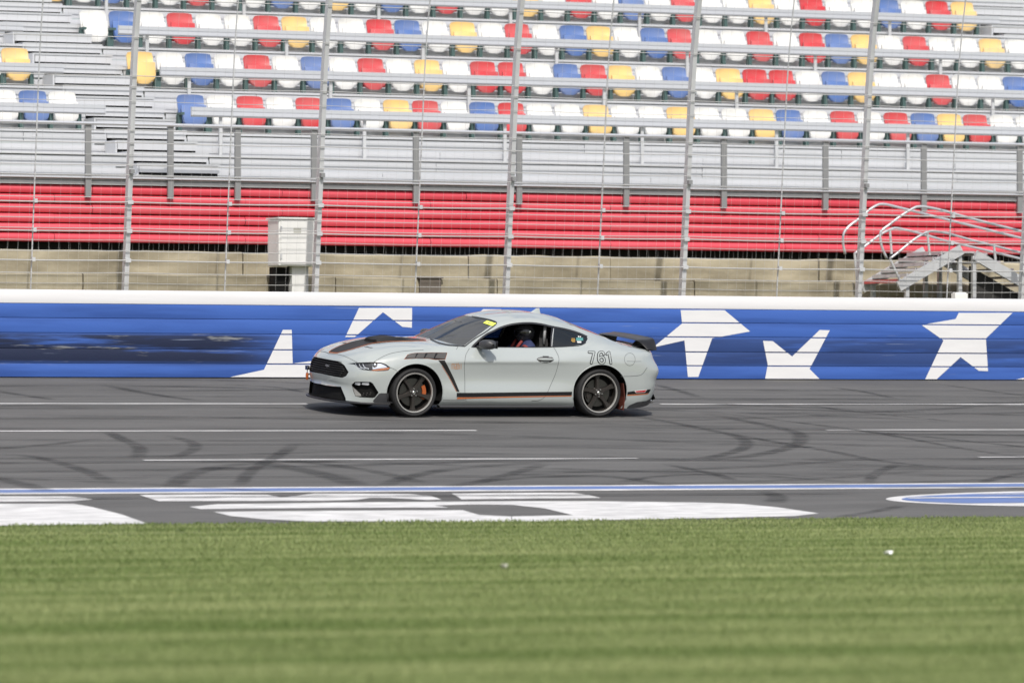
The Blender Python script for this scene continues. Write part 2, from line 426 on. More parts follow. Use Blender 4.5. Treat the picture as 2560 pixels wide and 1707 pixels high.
# rubber marks and tar seams
ZB = lambda x, y: (1500 + x / 2.219, 740 + y / 2.219)
ZA = lambda x, y: (x / 2.529, 720 + y / 2.529)
marks = [
 ([ZB(530,640),ZB(760,685),ZB(960,725),ZB(1080,755),ZB(1115,795),ZB(1000,855),ZB(760,895),ZB(420,915)], .30),
 ([ZB(60,650),ZB(330,690),ZB(560,735),ZB(740,772),ZB(815,815),ZB(740,865),ZB(560,900),ZB(300,916)], .26),
 ([ZB(560,640),ZB(1000,690),ZB(1500,755),ZB(2100,860),ZB(2500,915)], .22),
 ([ZB(700,760),ZB(1000,815),ZB(1300,865),ZB(1560,915),ZB(2000,960)], .26),
 ([ZB(-700,1010),ZB(-300,985),ZB(200,972),ZB(650,980),ZB(1100,1010),ZB(1500,1040)], .24),
 ([ZB(100,1035),ZB(300,1003),ZB(560,988),ZB(900,985),ZB(1300,1012)], .2),
 ([ZB(1400,745),ZB(1800,780),ZB(2100,812),ZB(2500,850)], .2),
 ([ZB(1150,605),ZB(1400,640),ZB(1700,670),ZB(2000,700)], .18),
 ([ZB(1270,505),ZB(1450,530),ZB(1640,570)], .2),([ZB(1880,490),ZB(2100,520),ZB(2400,560)], .2),
 ([ZB(300,490),ZB(450,530),ZB(560,565)], .22),
 ([ZB(350,930),ZB(500,960),ZB(640,990),ZB(760,1030)], .24),
 ([ZB(1480,1040),ZB(1540,980),ZB(1660,930)], .22),([ZB(2090,1040),ZB(2250,1000),ZB(2500,960)], .22),
 ([ZB(-300,930),ZB(-500,990),ZB(-700,1040)], .26),([ZB(900,1080),ZB(980,1110),ZB(960,1150)], .34),([ZB(1300,1230),ZB(1500,1200),ZB(1700,1160)], .2),
 ([ZA(640,610),ZA(740,630),ZA(860,655),ZA(1080,690),ZA(1300,720)], .26),([ZA(-100,640),ZA(120,675),ZA(360,710)], .26),
 ([ZA(-60,1050),ZA(150,1060),ZA(330,1095),ZA(520,1150),ZA(700,1230)], .3),
 ([ZA(1080,1265),ZA(1180,1190),ZA(1400,1130),ZA(1700,1100)], .34),([ZA(1560,1090),ZA(1800,1130),ZA(2050,1180),ZA(2300,1260)], .5),
 ([ZA(1700,1090),ZA(2000,1110),ZA(2300,1150),ZA(2700,1240)], .34),([ZA(660,900),ZA(760,950),ZA(880,1010),ZA(860,1080)], .26),
 ([ZA(1050,930),ZA(1220,980),ZA(1210,1030),ZA(1080,1075)], .24),([ZA(1880,980),ZA(1760,1060),ZA(1600,1150),ZA(1500,1260)], .24),
 ([ZA(-100,1190),ZA(100,1230),ZA(300,1290)], .4),([ZA(2400,1260),ZA(2600,1190),ZA(3000,1130),ZA(3500,1100)], .3),
 ([ZA(2800,1260),ZA(3300,1200),ZA(3800,1190),ZA(4300,1260)], .3),
 ([ZA(1400,610),ZA(1700,625),ZA(1950,665)], .2),
]
for k, (p, wd) in enumerate(marks):
    q = [(v.x, v.y) for v in (on_track(*c) for c in p)]
    soft_ribbon('tyre_mark', spline2(q, 8), wd * .9, M['mark'], track, .006 + .0001 * k)
rm = random.Random(21)
for k in range(46):
    yy0 = rm.uniform(-9.5, 5.0); xx0 = rm.uniform(-14, 12); ln_ = rm.uniform(4, 11); cv = rm.uniform(-2.6, 2.6); sl_ = rm.uniform(-.22, .22)
    base = [(xx0 + ln_*f, min(5.8, max(-12.3, yy0 + sl_*ln_*f + cv*f*f))) for f in (0, .25, .5, .75, 1)]
    for dv in (0, 1.55) if k % 2 else (0,):
        soft_ribbon('tyre_mark', spline2([(a_ , min(6.0, b_ + dv)) for a_, b_ in base], 8), rm.uniform(.12, .24), M['mark_faint'], track, .0095 + .00012*k)
for k, (py, x0, x1, wd) in enumerate(((1153, -900, 3600, .10), (993, -600, 900, .05), (1044, -600, 2300, .05), (998, 1500, 3600, .045), (1074, 1400, 2200, .06),
                       (1115, 1300, 2000, .05), (1191, -400, 1500, .06), (1240, -500, 2500, .08), (1171, 1700, 3000, .05), (1117, -500, 70, .05), (1057, 1500, 2400, .04), (975, -900, 3600, .03), (1186, -900, 1100, .04))):
    a = on_track(x0, py); b = on_track(x1, py); y = on_track(1280, py).y
    rs = random.Random(k)
    xs = np.linspace(a.x, b.x, 60)
    soft_ribbon('tar_seam', [(x, y + .03 * math.sin(x * .7 + k) + .012 * math.sin(x*2.3 + 2*k)) for x in xs], wd, M['seam_tar'], track, .0155 + .00015*k)

# ------------------------------------------------------------------ grass
def grass_blades():
    N = 520000
    u = rng.random(N); d0, d1 = 31.0, 66.0
    depth = d0 * (d1/d0) ** u                                   # nearer ground carries more, finer blades
    half = depth * .0877 + 1.6
    lat = (rng.random(N) * 2 - 1) * half
    X = CAM.x + cam_fwd_h.x * depth + cam_right.x * lat
    Y = CAM.y + cam_fwd_h.y * depth + cam_right.y * lat
    k = Y < EDGE_Y + .03 + .10 * np.sin(X * 9) * np.sin(X * 3.1 + 1) + .08 * (rng.random(N) ** 3); X = X[k]; Y = Y[k]; n = len(X)
    ys = np.array([-1500, -80, -45, -30, -20, EDGE_Y, 6]); zs = np.array([-1.62, -1.62, -1.56, -1.43, -1.28, track_z(EDGE_Y) + .01, .4])
    Z = np.interp(Y, ys, zs) - .004
    dens = np.sin(X*1.7 + 2*np.sin(Y*.9)) * .5 + np.sin(Y*2.9 + 1.3*np.sin(X*.6)) * .5
    h = (.014 + .020 * rng.random(n)) * (1 + .22 * dens)
    an = rng.random(n) * 2 * math.pi; wd = .004 + .004 * rng.random(n)
    bx = np.cos(an) * wd; by = np.sin(an) * wd
    la = rng.random(n) * 2 * math.pi; ln = h * (.3 + .8 * rng.random(n))
    lx = np.cos(la) * ln; ly = np.sin(la) * ln
    V = np.empty((n, 4, 3), np.float32)
    V[:, 0] = np.stack([X-bx, Y-by, Z], 1); V[:, 1] = np.stack([X+bx, Y+by, Z], 1)
    V[:, 2] = np.stack([X+lx*.9+bx*.35, Y+ly*.9+by*.35, Z+h], 1); V[:, 3] = np.stack([X+lx*.9-bx*.35, Y+ly*.9-by*.35, Z+h*.98], 1)
    me = bpy.data.meshes.new('grass'); me.vertices.add(n*4); me.vertices.foreach_set('co', V.reshape(-1))
    me.loops.add(n*4); me.loops.foreach_set('vertex_index', np.arange(n*4, dtype=np.int32))
    me.polygons.add(n); me.polygons.foreach_set('loop_start', np.arange(0, n*4, 4, dtype=np.int32)); 
    me.update(calc_edges=True)
    # blades take the lawn's normal, tipped a little, so that they shade as turf
    m = mat('grass blade', (.1, .13, .05), .6, 0, .25)
    nn, l, P = pos_nodes(m); b = nn['Principled BSDF']
    mp = nn.new('ShaderNodeMapping'); mp.inputs['Scale'].default_value = (.16, 2.1, 1); l.new(P, mp.inputs[0])
    z = nn.new('ShaderNodeTexNoise'); z.inputs['Scale'].default_value = 1; z.inputs['Detail'].default_value = 8; z.inputs['Roughness'].default_value = .62; l.new(mp.outputs[0], z.inputs['Vector'])
    r = nn.new('ShaderNodeValToRGB'); r.color_ramp.elements[0].position = .36; r.color_ramp.elements[1].position = .66
    r.color_ramp.elements[0].color = (.15, .215, .06, 1); r.color_ramp.elements[1].color = (.355, .395, .175, 1)
    l.new(z.outputs['Fac'], r.inputs[0])
    z2 = nn.new('ShaderNodeTexNoise'); z2.inputs['Scale'].default_value = 35; z2.inputs['Detail'].default_value = 2; l.new(P, z2.inputs['Vector'])
    r2 = nn.new('ShaderNodeMapRange'); r2.inputs[1].default_value = .62; r2.inputs[2].default_value = .72; r2.inputs[3].default_value = 0; r2.inputs[4].default_value = .5
    l.new(z2.outputs['Fac'], r2.inputs[0])
    mx = nn.new('ShaderNodeMix'); mx.data_type = 'RGBA'; mx.inputs['B'].default_value = (.38, .34, .18, 1)
    l.new(r2.outputs[0], mx.inputs['Factor']); l.new(r.outputs[0], mx.inputs['A']); l.new(mx.outputs['Result'], b.inputs['Base Color'])
    b.inputs['Subsurface Weight'].default_value = 0
    tl = nn.new('ShaderNodeBsdfTranslucent'); l.new(mx.outputs['Result'], tl.inputs[0]); ms = nn.new('ShaderNodeMixShader'); ms.inputs[0].default_value = .35
    o = nn['Material Output']; l.new(b.outputs[0], ms.inputs[1]); l.new(tl.outputs[0], ms.inputs[2]); l.new(ms.outputs[0], o.inputs[0])
    me.materials.append(m)
    return link('grass', me)
tag(grass_blades(), 'short mown green infield grass along the track edge', 'grass', kind='stuff')

# litter on the grass
def on_ground(px, py):
    d = ray(px, py); t = 20.0
    while t < 90:
        p = CAM + d * t
        if p.z < ground_z(p.y): return p
        t += .02
def litter(px, py, sx, sy, col, label):
    p = on_ground(px, py); m = mat('litter', col, .7); b = MB(); P = []
    rs = random.Random(int(px))
    for i in range(5):
        P.append([(sx*(i/4-.5), sy*(j/3-.5), .03 + .02*math.sin(i*1.7+j) + rs.random()*.012) for j in range(4)])
    b.grid(P); o = b.build('paper_scrap', m, smooth=True, auto=30); o.location = (p.x, p.y, ground_z(p.y)); o.rotation_euler = (0, 0, .4)
    tag(o, label, 'litter')
litter(2220, 1391, .10, .04, (.8, .8, .8), 'crumpled white paper scrap on the grass, right of the car')
litter(1260, 1424, .07, .03, (.34, .34, .28), 'small pale paper scrap on the grass, below the car')

# ------------------------------------------------------------------ blue steel barrier with white stars
bar = empty('safety_barrier', (0, WALL_Y, track_z(WALL_Y)), (BANK, 0, 0))
tag(bar, 'blue steel safety barrier with white stars and white top rail', 'barrier')
HZ = [0.012, .209, .412, .632, .841, 1.044, 1.228]
def barrier_paint():
    m = mat('blue barrier paint', (.05, .125, .44), .5, 0, .4)
    n, l, P = pos_nodes(m); b = n['Principled BSDF']
    def math_(op, a, bb=None, clamp=False):
        k = n.new('ShaderNodeMath'); k.operation = op; k.use_clamp = clamp
        for i, q in enumerate((a, bb)):
            if q is None: continue
            if isinstance(q, (int, float)): k.inputs[i].default_value = q
            else: l.new(q, k.inputs[i])
        return k.outputs[0]
    def nz(sc, det=5, rough=.5):
        mp = n.new('ShaderNodeMapping'); mp.inputs['Scale'].default_value = sc; l.new(P, mp.inputs[0])
        z = n.new('ShaderNodeTexNoise'); z.inputs['Scale'].default_value = 1; z.inputs['Detail'].default_value = det; z.inputs['Roughness'].default_value = rough
        l.new(mp.outputs[0], z.inputs['Vector']); return z.outputs['Fac']
    def mr(v, a, bb, c=0, d=1, smooth=True):
        r = n.new('ShaderNodeMapRange'); r.inputs[1].default_value = a; r.inputs[2].default_value = bb; r.inputs[3].default_value = c; r.inputs[4].default_value = d
        if smooth: r.interpolation_type = 'SMOOTHSTEP'
        l.new(v, r.inputs[0]); return r.outputs[0]
    sp = n.new('ShaderNodeSeparateXYZ'); l.new(P, sp.inputs[0]); X, Z = sp.outputs[0], sp.outputs[2]
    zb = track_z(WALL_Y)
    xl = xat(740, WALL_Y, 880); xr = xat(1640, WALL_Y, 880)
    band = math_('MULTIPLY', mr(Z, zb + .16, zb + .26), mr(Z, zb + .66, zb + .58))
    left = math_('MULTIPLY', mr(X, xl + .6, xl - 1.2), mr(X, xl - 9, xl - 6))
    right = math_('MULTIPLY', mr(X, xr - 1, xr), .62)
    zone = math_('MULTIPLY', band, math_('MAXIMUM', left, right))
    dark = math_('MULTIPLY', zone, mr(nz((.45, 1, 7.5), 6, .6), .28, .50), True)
    mx = n.new('ShaderNodeMix'); mx.data_type = 'RGBA'
    base = n.new('ShaderNodeMix'); base.data_type = 'RGBA'; base.inputs['A'].default_value = (.052, .13, .45, 1); base.inputs['B'].default_value = (.035, .09, .33, 1)
    l.new(mr(nz((.5, 1, 7), 4), .4, .75), base.inputs['Factor'])
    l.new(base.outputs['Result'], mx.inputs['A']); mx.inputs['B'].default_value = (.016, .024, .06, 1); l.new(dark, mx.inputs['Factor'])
    bare = math_('MULTIPLY', math_('MULTIPLY', band, left), math_('MULTIPLY', mr(nz((1.0, 1, 9), 6, .6), .60, .70), .8))
    m2 = n.new('ShaderNodeMix'); m2.data_type = 'RGBA'; l.new(mx.outputs['Result'], m2.inputs['A']); m2.inputs['B'].default_value = (.30, .31, .31, 1); l.new(bare, m2.inputs['Factor'])
    scr = mr(nz((.7, 1, 42), 3, .5), .70, .74)
    m3 = n.new('ShaderNodeMix'); m3.data_type = 'RGBA'; l.new(m2.outputs['Result'], m3.inputs['A']); m3.inputs['B'].default_value = (.25, .30, .42, 1); l.new(math_('MULTIPLY', scr, .7), m3.inputs['Factor'])
    l.new(m3.outputs['Result'], b.inputs['Base Color'])
    return m
M['barrier_blue'] = barrier_paint()
M['barrier_white'] = mat('white barrier paint', (.80, .80, .81), .5, noise=((.6, 2, 10), .35, (.66, .65, .66)))
M['star_white'] = mat('star paint', (.76, .76, .765), .5, noise=((1.5, 3, 9), .3, (.62, .62, .64)))
for k in range(6):
    z0, z1 = HZ[k] + .0025, HZ[k+1] - .0025; r = .006; dp = .2
    prof = []
    for cx, cz, a0 in ((r, z0 + r, 180), (dp - r, z0 + r, 270), (dp - r, z1 - r, 0), (r, z1 - r, 90)):
        for s in range(4):
            a = R(a0 + 30 * s); prof.append((cx + r * math.cos(a), cz + r * math.sin(a)))
    t = MB(); xs = np.linspace(-60, 70, 12)
    t.grid([[(x, p[0], p[1]) for p in prof] for x in xs], wrap=True)
    t.build('top_rail' if k == 5 else 'tube', M['barrier_white'] if k == 5 else M['barrier_blue'], bar, smooth=True, auto=25)
b = MB(); b.box(-60, 70, .215, .5, -.2, 1.16); b.build('backing_wall', M['concrete'], bar)
b = MB(); b.box(-60, 70, .05, .2, -.05, .012); b.build('toe_strip', M['concrete'], bar)
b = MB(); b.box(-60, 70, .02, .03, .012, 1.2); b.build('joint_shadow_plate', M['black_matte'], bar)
BN = Vector((0, -math.cos(BANK), -math.sin(BANK))); BC = Vector((0, WALL_Y, track_z(WALL_Y)))
Z1 = lambda x, y: (740 + x / 4.704, 760 + y / 4.704)
Z2 = lambda x, y: (1180 + x / 4.704, 760 + y / 4.704)
stars = [
 [ZB(447,78),ZB(690,78),ZB(832,196),ZB(622,234),ZB(545,448),ZB(487,448),ZB(468,246),ZB(295,284),ZB(455,152)],
 [ZB(904,248),ZB(958,250),ZB(1065,335),ZB(1218,188),ZB(1274,190),ZB(1162,404),ZB(1226,468),ZB(914,468),ZB(930,380)],
 [ZB(1783,160),ZB(1972,127),ZB(1990,93),ZB(2288,93),ZB(2140,235),ZB(2152,416),ZB(2100,414),ZB(2000,338),ZB(1860,468),ZB(1800,468),ZB(1905,246)],
 [ZB(2275,468),ZB(2420,440),ZB(2460,300),ZB(2560,430),ZB(2620,468)],
 [ZA(1788,264),ZA(1844,264),ZA(1850,476),ZA(2130,440),ZA(2000,574),ZA(1400,574),ZA(1668,516)],
 [Z1(740,45),Z1(1365,45),Z1(1362,278),Z1(1250,268),Z1(1022,96),Z1(690,388),Z1(578,388)],
 [Z2(130,60),Z2(345,62),Z2(300,140),Z2(40,140)],
 [ZA(-300,100),ZA(-160,100),ZA(-60,200),ZA(-170,215),ZA(-240,420),ZA(-260,220),ZA(-420,250)],
]
for st in stars:
    pts = [hit_plane(px, py, BC, BN) - BC for px, py in st]
    loc = [(p.x, p.dot(Vector((0, -math.sin(BANK), math.cos(BANK))))) for p in pts]
    bm = bmesh.new(); f = bm.faces.new([bm.verts.new((x, -.003, z)) for x, z in loc]); f.normal_update()
    bmesh.ops.triangulate(bm, faces=[f])
    for k in range(5):
        for zc in (HZ[k] + .009, HZ[k+1] - .009):
            bmesh.ops.bisect_plane(bm, geom=bm.verts[:] + bm.edges[:] + bm.faces[:], plane_co=(0, 0, zc), plane_no=(0, 0, 1))
    kill = [f for f in bm.faces if not any(HZ[k] + .008 < f.calc_center_median().z < HZ[k+1] - .008 for k in range(5))]
    bmesh.ops.delete(bm, geom=kill, context='FACES')
    for f in bm.faces:
        f.normal_update()
        if f.normal.y > 0: f.normal_flip()
    me = bpy.data.meshes.new('painted_star'); bm.to_mesh(me); bm.free(); me.materials.append(M['star_white'])
    link('painted_star', me, bar)

# ------------------------------------------------------------------ catch fence
FY = 6.92
fence = empty('catch_fence', (0, FY, .6)); tag(fence, 'tall grey catch fence of leaning posts and steel cables behind the barrier', 'fence')
def lean(z):                 # the posts lean towards the track, and more so near their top
    return .105 * (z - 1.6) + (max(0, z - 4.8) ** 2) * .05
def fpt(x, z, dy=0): return (x, -lean(z) + dy, z - .6)
post_x = [xat(px, FY, 735) for px in (-170, 311, 786, 1263, 1703, 2144, 2552, 2950)]
zs = list(np.linspace(.6, 7.2, 16))
def solve_z(px, py):        # height on the leaning fence sheet seen at a pixel
    z = 3.0
    for _ in range(25):
        p = on_y(px, py, FY - lean(z)); z = p.z
    return z
def fence_post(x, hw, hd, name, material, z1=7.2):
    b = MB(); P = []
    for z in [q for q in zs if q <= z1 + .01]:
        c = fpt(x, z); P.append([(c[0]-hw, c[1]-hd, c[2]), (c[0]+hw, c[1]-hd, c[2]), (c[0]+hw, c[1]+hd, c[2]), (c[0]-hw, c[1]+hd, c[2])])
    b.grid(P, wrap=True); return b.build(name, material, fence)
for x in post_x: fence_post(x, .034, .05, 'post', M['galv'])
mid_x = [xat(px, FY, 720) for px in (75, 560, 1036, 1492, 1940, 2365)]
for x in mid_x: fence_post(x, .008, .008, 'stay_bar', M['galv'])
cable_py = [(-60, 1), (29, 1), (122, 1), (216, 1), (242, 1), (277, 0), (347, 1), (378, 2), (407, 0), (432, 2), (456, 1), (510, 1), (522, 3), (536, 1), (560, 1), (585, 1), (592, 3), (614, 0), (640, 1), (663, 3), (693, 1), (718, 0)]
cz = []
for py, kd in cable_py:
    z = solve_z(1280, py); cz.append((z, kd))
    rad = (.0045, .0065, .0075, .011)[kd]; b = MB()
    pts = []
    xs = sorted(post_x)
    for a, c in zip(xs[:-1], xs[1:]):
        for q in range(6):
            f = q / 6; x = a + (c - a) * f
            pts.append(Vector(fpt(x, z - .012 * 4 * f * (1-f), -.075)))
    pts.append(Vector(fpt(xs[-1], z, -.075)))
    b.tube(pts, rad, 6); b.build('cable', M['cable'], fence, smooth=True, fix=False)
for z, kd in cz:
    if kd == 3:
        for x in post_x + mid_x:
            c = fpt(x, z); b = MB(); hw = .042 if x in post_x else .024
            b.box(c[0]-hw, c[0]+hw, c[1]-.088, c[1]-.02, c[2]-.028, c[2]+.028); b.build('cable_clamp', M['galv'], fence)
x = post_x[0]                                     # upright mesh wires
while x < post_x[-1]:
    b = MB(); b.tube([Vector(fpt(x, z, -.08)) for z in np.linspace(1.55, 7.1, 9)], .0012, 4, caps=False); b.build('mesh_wire', M['cable'], fence, fix=False); x += .152
for x in post_x[1:7]:
    c = fpt(x, solve_z(1280, 448)); b = MB(); b.box(c[0]-.03, c[0]+.03, c[1]-.12, c[1]-.05, c[2]-.03, c[2]+.03); b.build('bracket', M['galv_dark'], fence)

# ------------------------------------------------------------------ old concrete tiers behind the fence
def conc_tier(name, y0, y1, pytop, zbot, label, seed, joints=7):
    zt = zat(pytop, y0); root = empty(name, (0, y0, zbot)); tag(root, label, 'concrete wall')
    rs = random.Random(seed); x = -32.0; k = 0
    while x < 46:
        L = 2.2 + rs.random() * 2.4; b = MB(); n = 10; P = []
        dz = rs.uniform(-.012, .012); dy = rs.uniform(-.02, .02)
        for i in range(n + 1):
            xx = x + .01 + (L - .02) * i / n
            e = rs.uniform(-.008, .008)
            P.append([(xx, dy + rs.uniform(-.006, .006), 0), (xx, dy + rs.uniform(-.006, .006), (zt-zbot)*.5), (xx, dy + .0, zt - zbot - .025 + dz + e), (xx, dy + .025, zt - zbot + dz + e), (xx, y1 - y0, zt - zbot + dz)])
        b.grid(P)
        b.add([P[0][j] for j in range(5)] + [(P[0][0][0], y1-y0, 0)], [(0,1,2,3,4,5)]); b.add([P[-1][j] for j in range(5)] + [(P[-1][0][0], y1-y0, 0)], [(0,1,2,3,4,5)])
        b.build('concrete_block', M['concrete'], root); x += L; k += 1
    return zt
zt_low = conc_tier('concrete_step', 8.9, 9.78, 697, .6, 'low tan concrete wall right behind the blue barrier', 3)
zt_up = conc_tier('retaining_wall', 9.8, 10.35, 639, .6, 'upper weathered tan concrete wall below the red fascia', 5)
# a dark weep box and small white block
p = on_y(1075, 735, 8.86); zz = zat(700, 8.86)
b = MB(); b.box(-.17, .17, -.02, .06, 0, zz - p.z + .06); b.box(-.2, .2, -.04, .07, zz - p.z + .06, zz - p.z + .09); o = b.build('drain_box', mat('rusty steel', (.13, .11, .09), .8), smooth=False); o.location = (p.x, 8.85, p.z - .05)
tag(o, 'small dark drain box against the tan concrete wall', 'box')
p = on_y(2402, 745, 6.62)
b = MB(); b.box(-.11, .11, -.06, .06, -.05, .07); b.box(-.09, .09, -.045, .045, .07, .085); o = b.build('cable_anchor', M['cab_white']); o.location = (p.x, 6.66, p.z); o['label'] = 'small white anchor block on top of the barrier near the metal stairs'; o['category'] = 'block'

# ------------------------------------------------------------------ grandstand
XL, XR = -32.0, 46.0
LEV0_Y, LEV0_Z, RUN, RISE, NLEV = 10.45, 3.575, .875, .3775, 34
stand = empty('grandstand', (0, LEV0_Y, .6)); tag(stand, 'grandstand of aluminium tiers above a red ribbed fascia', 'grandstand')
def sp(mb, name, m, **k):
    o = mb.build(name, m, stand, **k); return o
OX, OY, OZ = 0, LEV0_Y, .6
def sbox(name, m, x0, x1, y0, y1, z0, z1): 
    b = MB(); b.box(x0, x1, y0-OY, y1-OY, z0-OZ, z1-OZ); return sp(b, name, m)
AX0 = xat(214, 12.8, 270); AX1 = xat(447, 12.8, 275)          # stairs between the left block and the main block
BX0 = xat(2455, 18.05, 40); BX1 = BX0 + 1.55                    # stairs beyond the top right seats
# red ribbed fascia: bowed boards
zf0, zf1 = zat(621, 10.4), zat(481, 10.4)
nb = 6; hb = (zf1 - zf0) / nb
for k in range(nb):
    b = MB(); P = []
    z0 = zf0 + hb * k + .006; z1 = zf0 + hb * (k+1) - .006
    prof = [(.05, z0), (.004, z0 + .012), (-.006, z0 + hb*.22), (-.016, z0 + hb*.45), (-.006, z0 + hb*.7), (.02, z1 - .012), (.05, z1)]
    xa = XL
    while xa < XR:
        xb = min(XR, xa + (3.05 if xa > XL else 2.1 + (k % 2) * .6)); b = MB(); jy = random.uniform(-.006, .006)
        b.grid([[(x, 10.4 + d + jy - OY, z - OZ + random.uniform(-.0015, .0015)) for d, z in prof] for x in np.linspace(xa + .003, xb - .003, 5)])
        sp(b, 'fascia_board', M['red_panel'], smooth=True, auto=40); xa = xb
sbox('fascia_back', M['black_matte'], XL, XR, 10.455, 10.47, zf0, zf1)
sbox('fascia_cap', M['galv'], XL, XR, 10.36, 10.5, zf1 + .002, zf1 + .05)
sbox('fascia_lip', M['galv_dark'], XL, XR, 10.375, 10.44, zf1 + .055, zf1 + .075)
# grille bars in the dark slot under the fascia
gb = MB(); x = XL
zg = zt_up
for k in range(int((XR - XL) / .155)):
    pass
bar_me = MB(); bar_me.box(-.004, .004, -.004, .004, zg - .05 - OZ, zf0 + .05 - OZ); bar_me = bar_me.mesh('slot_bar', M['under'])
k = 0; x = xat(-60, 10.46, 620)
while x < xat(2700, 10.46, 620):
    o = link('slot_bar', bar_me, stand); o.location = (x, 10.485 - OY, 0); x += .165
sbox('slot_shade_panel', M['void'], XL, XR, 10.75, 10.85, .6, 3.5)  # near-black panel added behind the bars so the slot reads as deep shade
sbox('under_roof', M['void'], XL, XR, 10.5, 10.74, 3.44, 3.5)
# tiers
segs = [(XL, AX0), (AX1, BX0), (BX1, XR)]
def edge(j): return LEV0_Y + RUN * j, LEV0_Z + RISE * j
for j in range(NLEV):
    y, z = edge(j)
    for x0, x1 in ((XL, XR),):
        sbox('tread', M['alu'], x0, x1, y - .03, y + RUN - .02, z - .035, z)
    zlow = (zf1 + .08) if j == 0 else z - RISE
    hh = (z - .036 - zlow)
    nr = 2
    if hh > .05:
        for q in range(nr):
            za = zlow + hh * q / nr + (.012 if q else .004); zb2 = zlow + hh * (q+1) / nr - .012
            for sa, sb_ in (((XL, AX0 + .09), (AX1 - .11, BX0 + .11), (BX1 + .01, XR)) if 0 < j < 14 else ((XL, XR),)):
                xa = sa; first = (j * 1.37 + q * .9) % 3 + 1.5
                while xa < sb_:
                    xb = min(sb_, xa + ((first if xa == sa else 4.6) if j < 10 else 90)); jy = random.uniform(-.005, .005); jz = random.uniform(-.003, .003)
                    if xb - xa > .1: sbox('riser_plank', M['alu'], xa + .004, xb - .004, y - .006 - .006*q + jy, y + .03, za + jz, zb2 + jz)
                    xa = xb + .0001
                if hh > .2: sbox('riser_rib', M['alu_rail'], sa, sb_, y - .024 - .006*q, y - .0125 - .006*q, (za + zb2)/2 - .012, (za + zb2)/2 + .012)
# stairs in the aisles: planks with gaps between, black plates behind painting the shade in them
def aisle(x0, x1, j0, j1):
    for j in range(j0, j1):
        y, z = edge(j)
        for q in range(2):
            yy = y - .4375 * (1 - q) - .02; zz = z - RISE * .5 * (1 - q) + .03
            b = MB(); b.box(x0, x1, yy - OY, yy + .42 - OY, zz - .03 - OZ, zz - OZ); sp(b, 'step', M['alu_rail'])
            b = MB(); b.box(x0 + .01, x1 - .01, yy + .012 - OY, yy + .03 - OY, zz - .138 - OZ, zz - .034 - OZ); sp(b, 'step_riser', M['alu'])
            b = MB(); b.box(x0 + .02, x1 - .02, yy + .05 - OY, yy + .06 - OY, zz - .20 - OZ, zz - .03 - OZ); sp(b, 'step_gap_shade', M['black_matte'])
            b = MB(); b.box(x0 - .03, x0 - .002, yy + .005 - OY, yy + .43 - OY, zz - .24 - OZ, zz - .002 - OZ); sp(b, 'step_side', M['alu'])
aisle(AX0 + .1, AX1 - .12, 1, 14); aisle(BX0 + .12, BX1, 6, 14)
# front railing on the lowest walkway
zr = zat(333, 10.3); zrb = zat(511, 10.3)
for pz, rr in ((zr, .026), (zat(458, 10.3), .014), (zat(464, 10.3), .014)):
    b = MB(); b.tube([(XL, 10.3-OY, pz-OZ), (XR, 10.3-OY, pz-OZ)], rr, 8); sp(b, 'rail_pipe', M['alu_rail'], smooth=True, auto=40)
for px in (-45, 222, 428, 596, 787, 1042, 1300, 1568, 1812, 2066, 2312, 2552, 2790):
    x = xat(px, 10.3, 480); b = MB(); b.box(x-.045, x+.045, 10.31-OY, 10.355-OY, zrb-OZ, zr-OZ); sp(b, 'rail_post', M['galv_dark'] if px > 0 else M['galv'])
# long flat rails in front of every seat row
rows = [dict(y=12.8 + 1.75*r, z=4.33 + .755*r) for r in range(4)]
rail_py = (297, 201, 104, 10)
for r, row in enumerate(rows):
    y = row['y'] - .75; z = zat(rail_py[r], y)
    for x0, x1 in ((XL, AX0 + .02), (AX1 + (.1 if r else -.1), BX0 - .1)):
        b = MB(); P = []
        for x in (x0, x1):
            P.append([(x, y - .02 - OY, z - .072 - OZ), (x, y - .03 - OY, z - .06 - OZ), (x, y - .022 - OY, z - .005 - OZ), (x, y - .032 - OY, z + .005 - OZ), (x, y - .03 - OY, z + .055 - OZ), (x, y + .03 - OY, z + .065 - OZ), (x, y + .03 - OY, z - .072 - OZ)])
        b.grid(P, wrap=True); b.add(P[0], [tuple(range(7))]); b.add(P[1], [tuple(range(7))])
        sp(b, 'row_rail', M['alu_rail'])
        b = MB(); b.box(x0, x1, y - .022 - OY, y + .03 - OY, z - .088 - OZ, z - .074 - OZ); sp(b, 'rail_underside', M['galv_dark'])
        xx = x0 + .5
        while xx < x1:
            b = MB(); b.box(xx-.025, xx+.025, y + .031 - OY, y + .06 - OY, row['z'] - .38 - OZ, z + .02 - OZ); sp(b, 'rail_stanchion', M['galv']); xx += 2.4

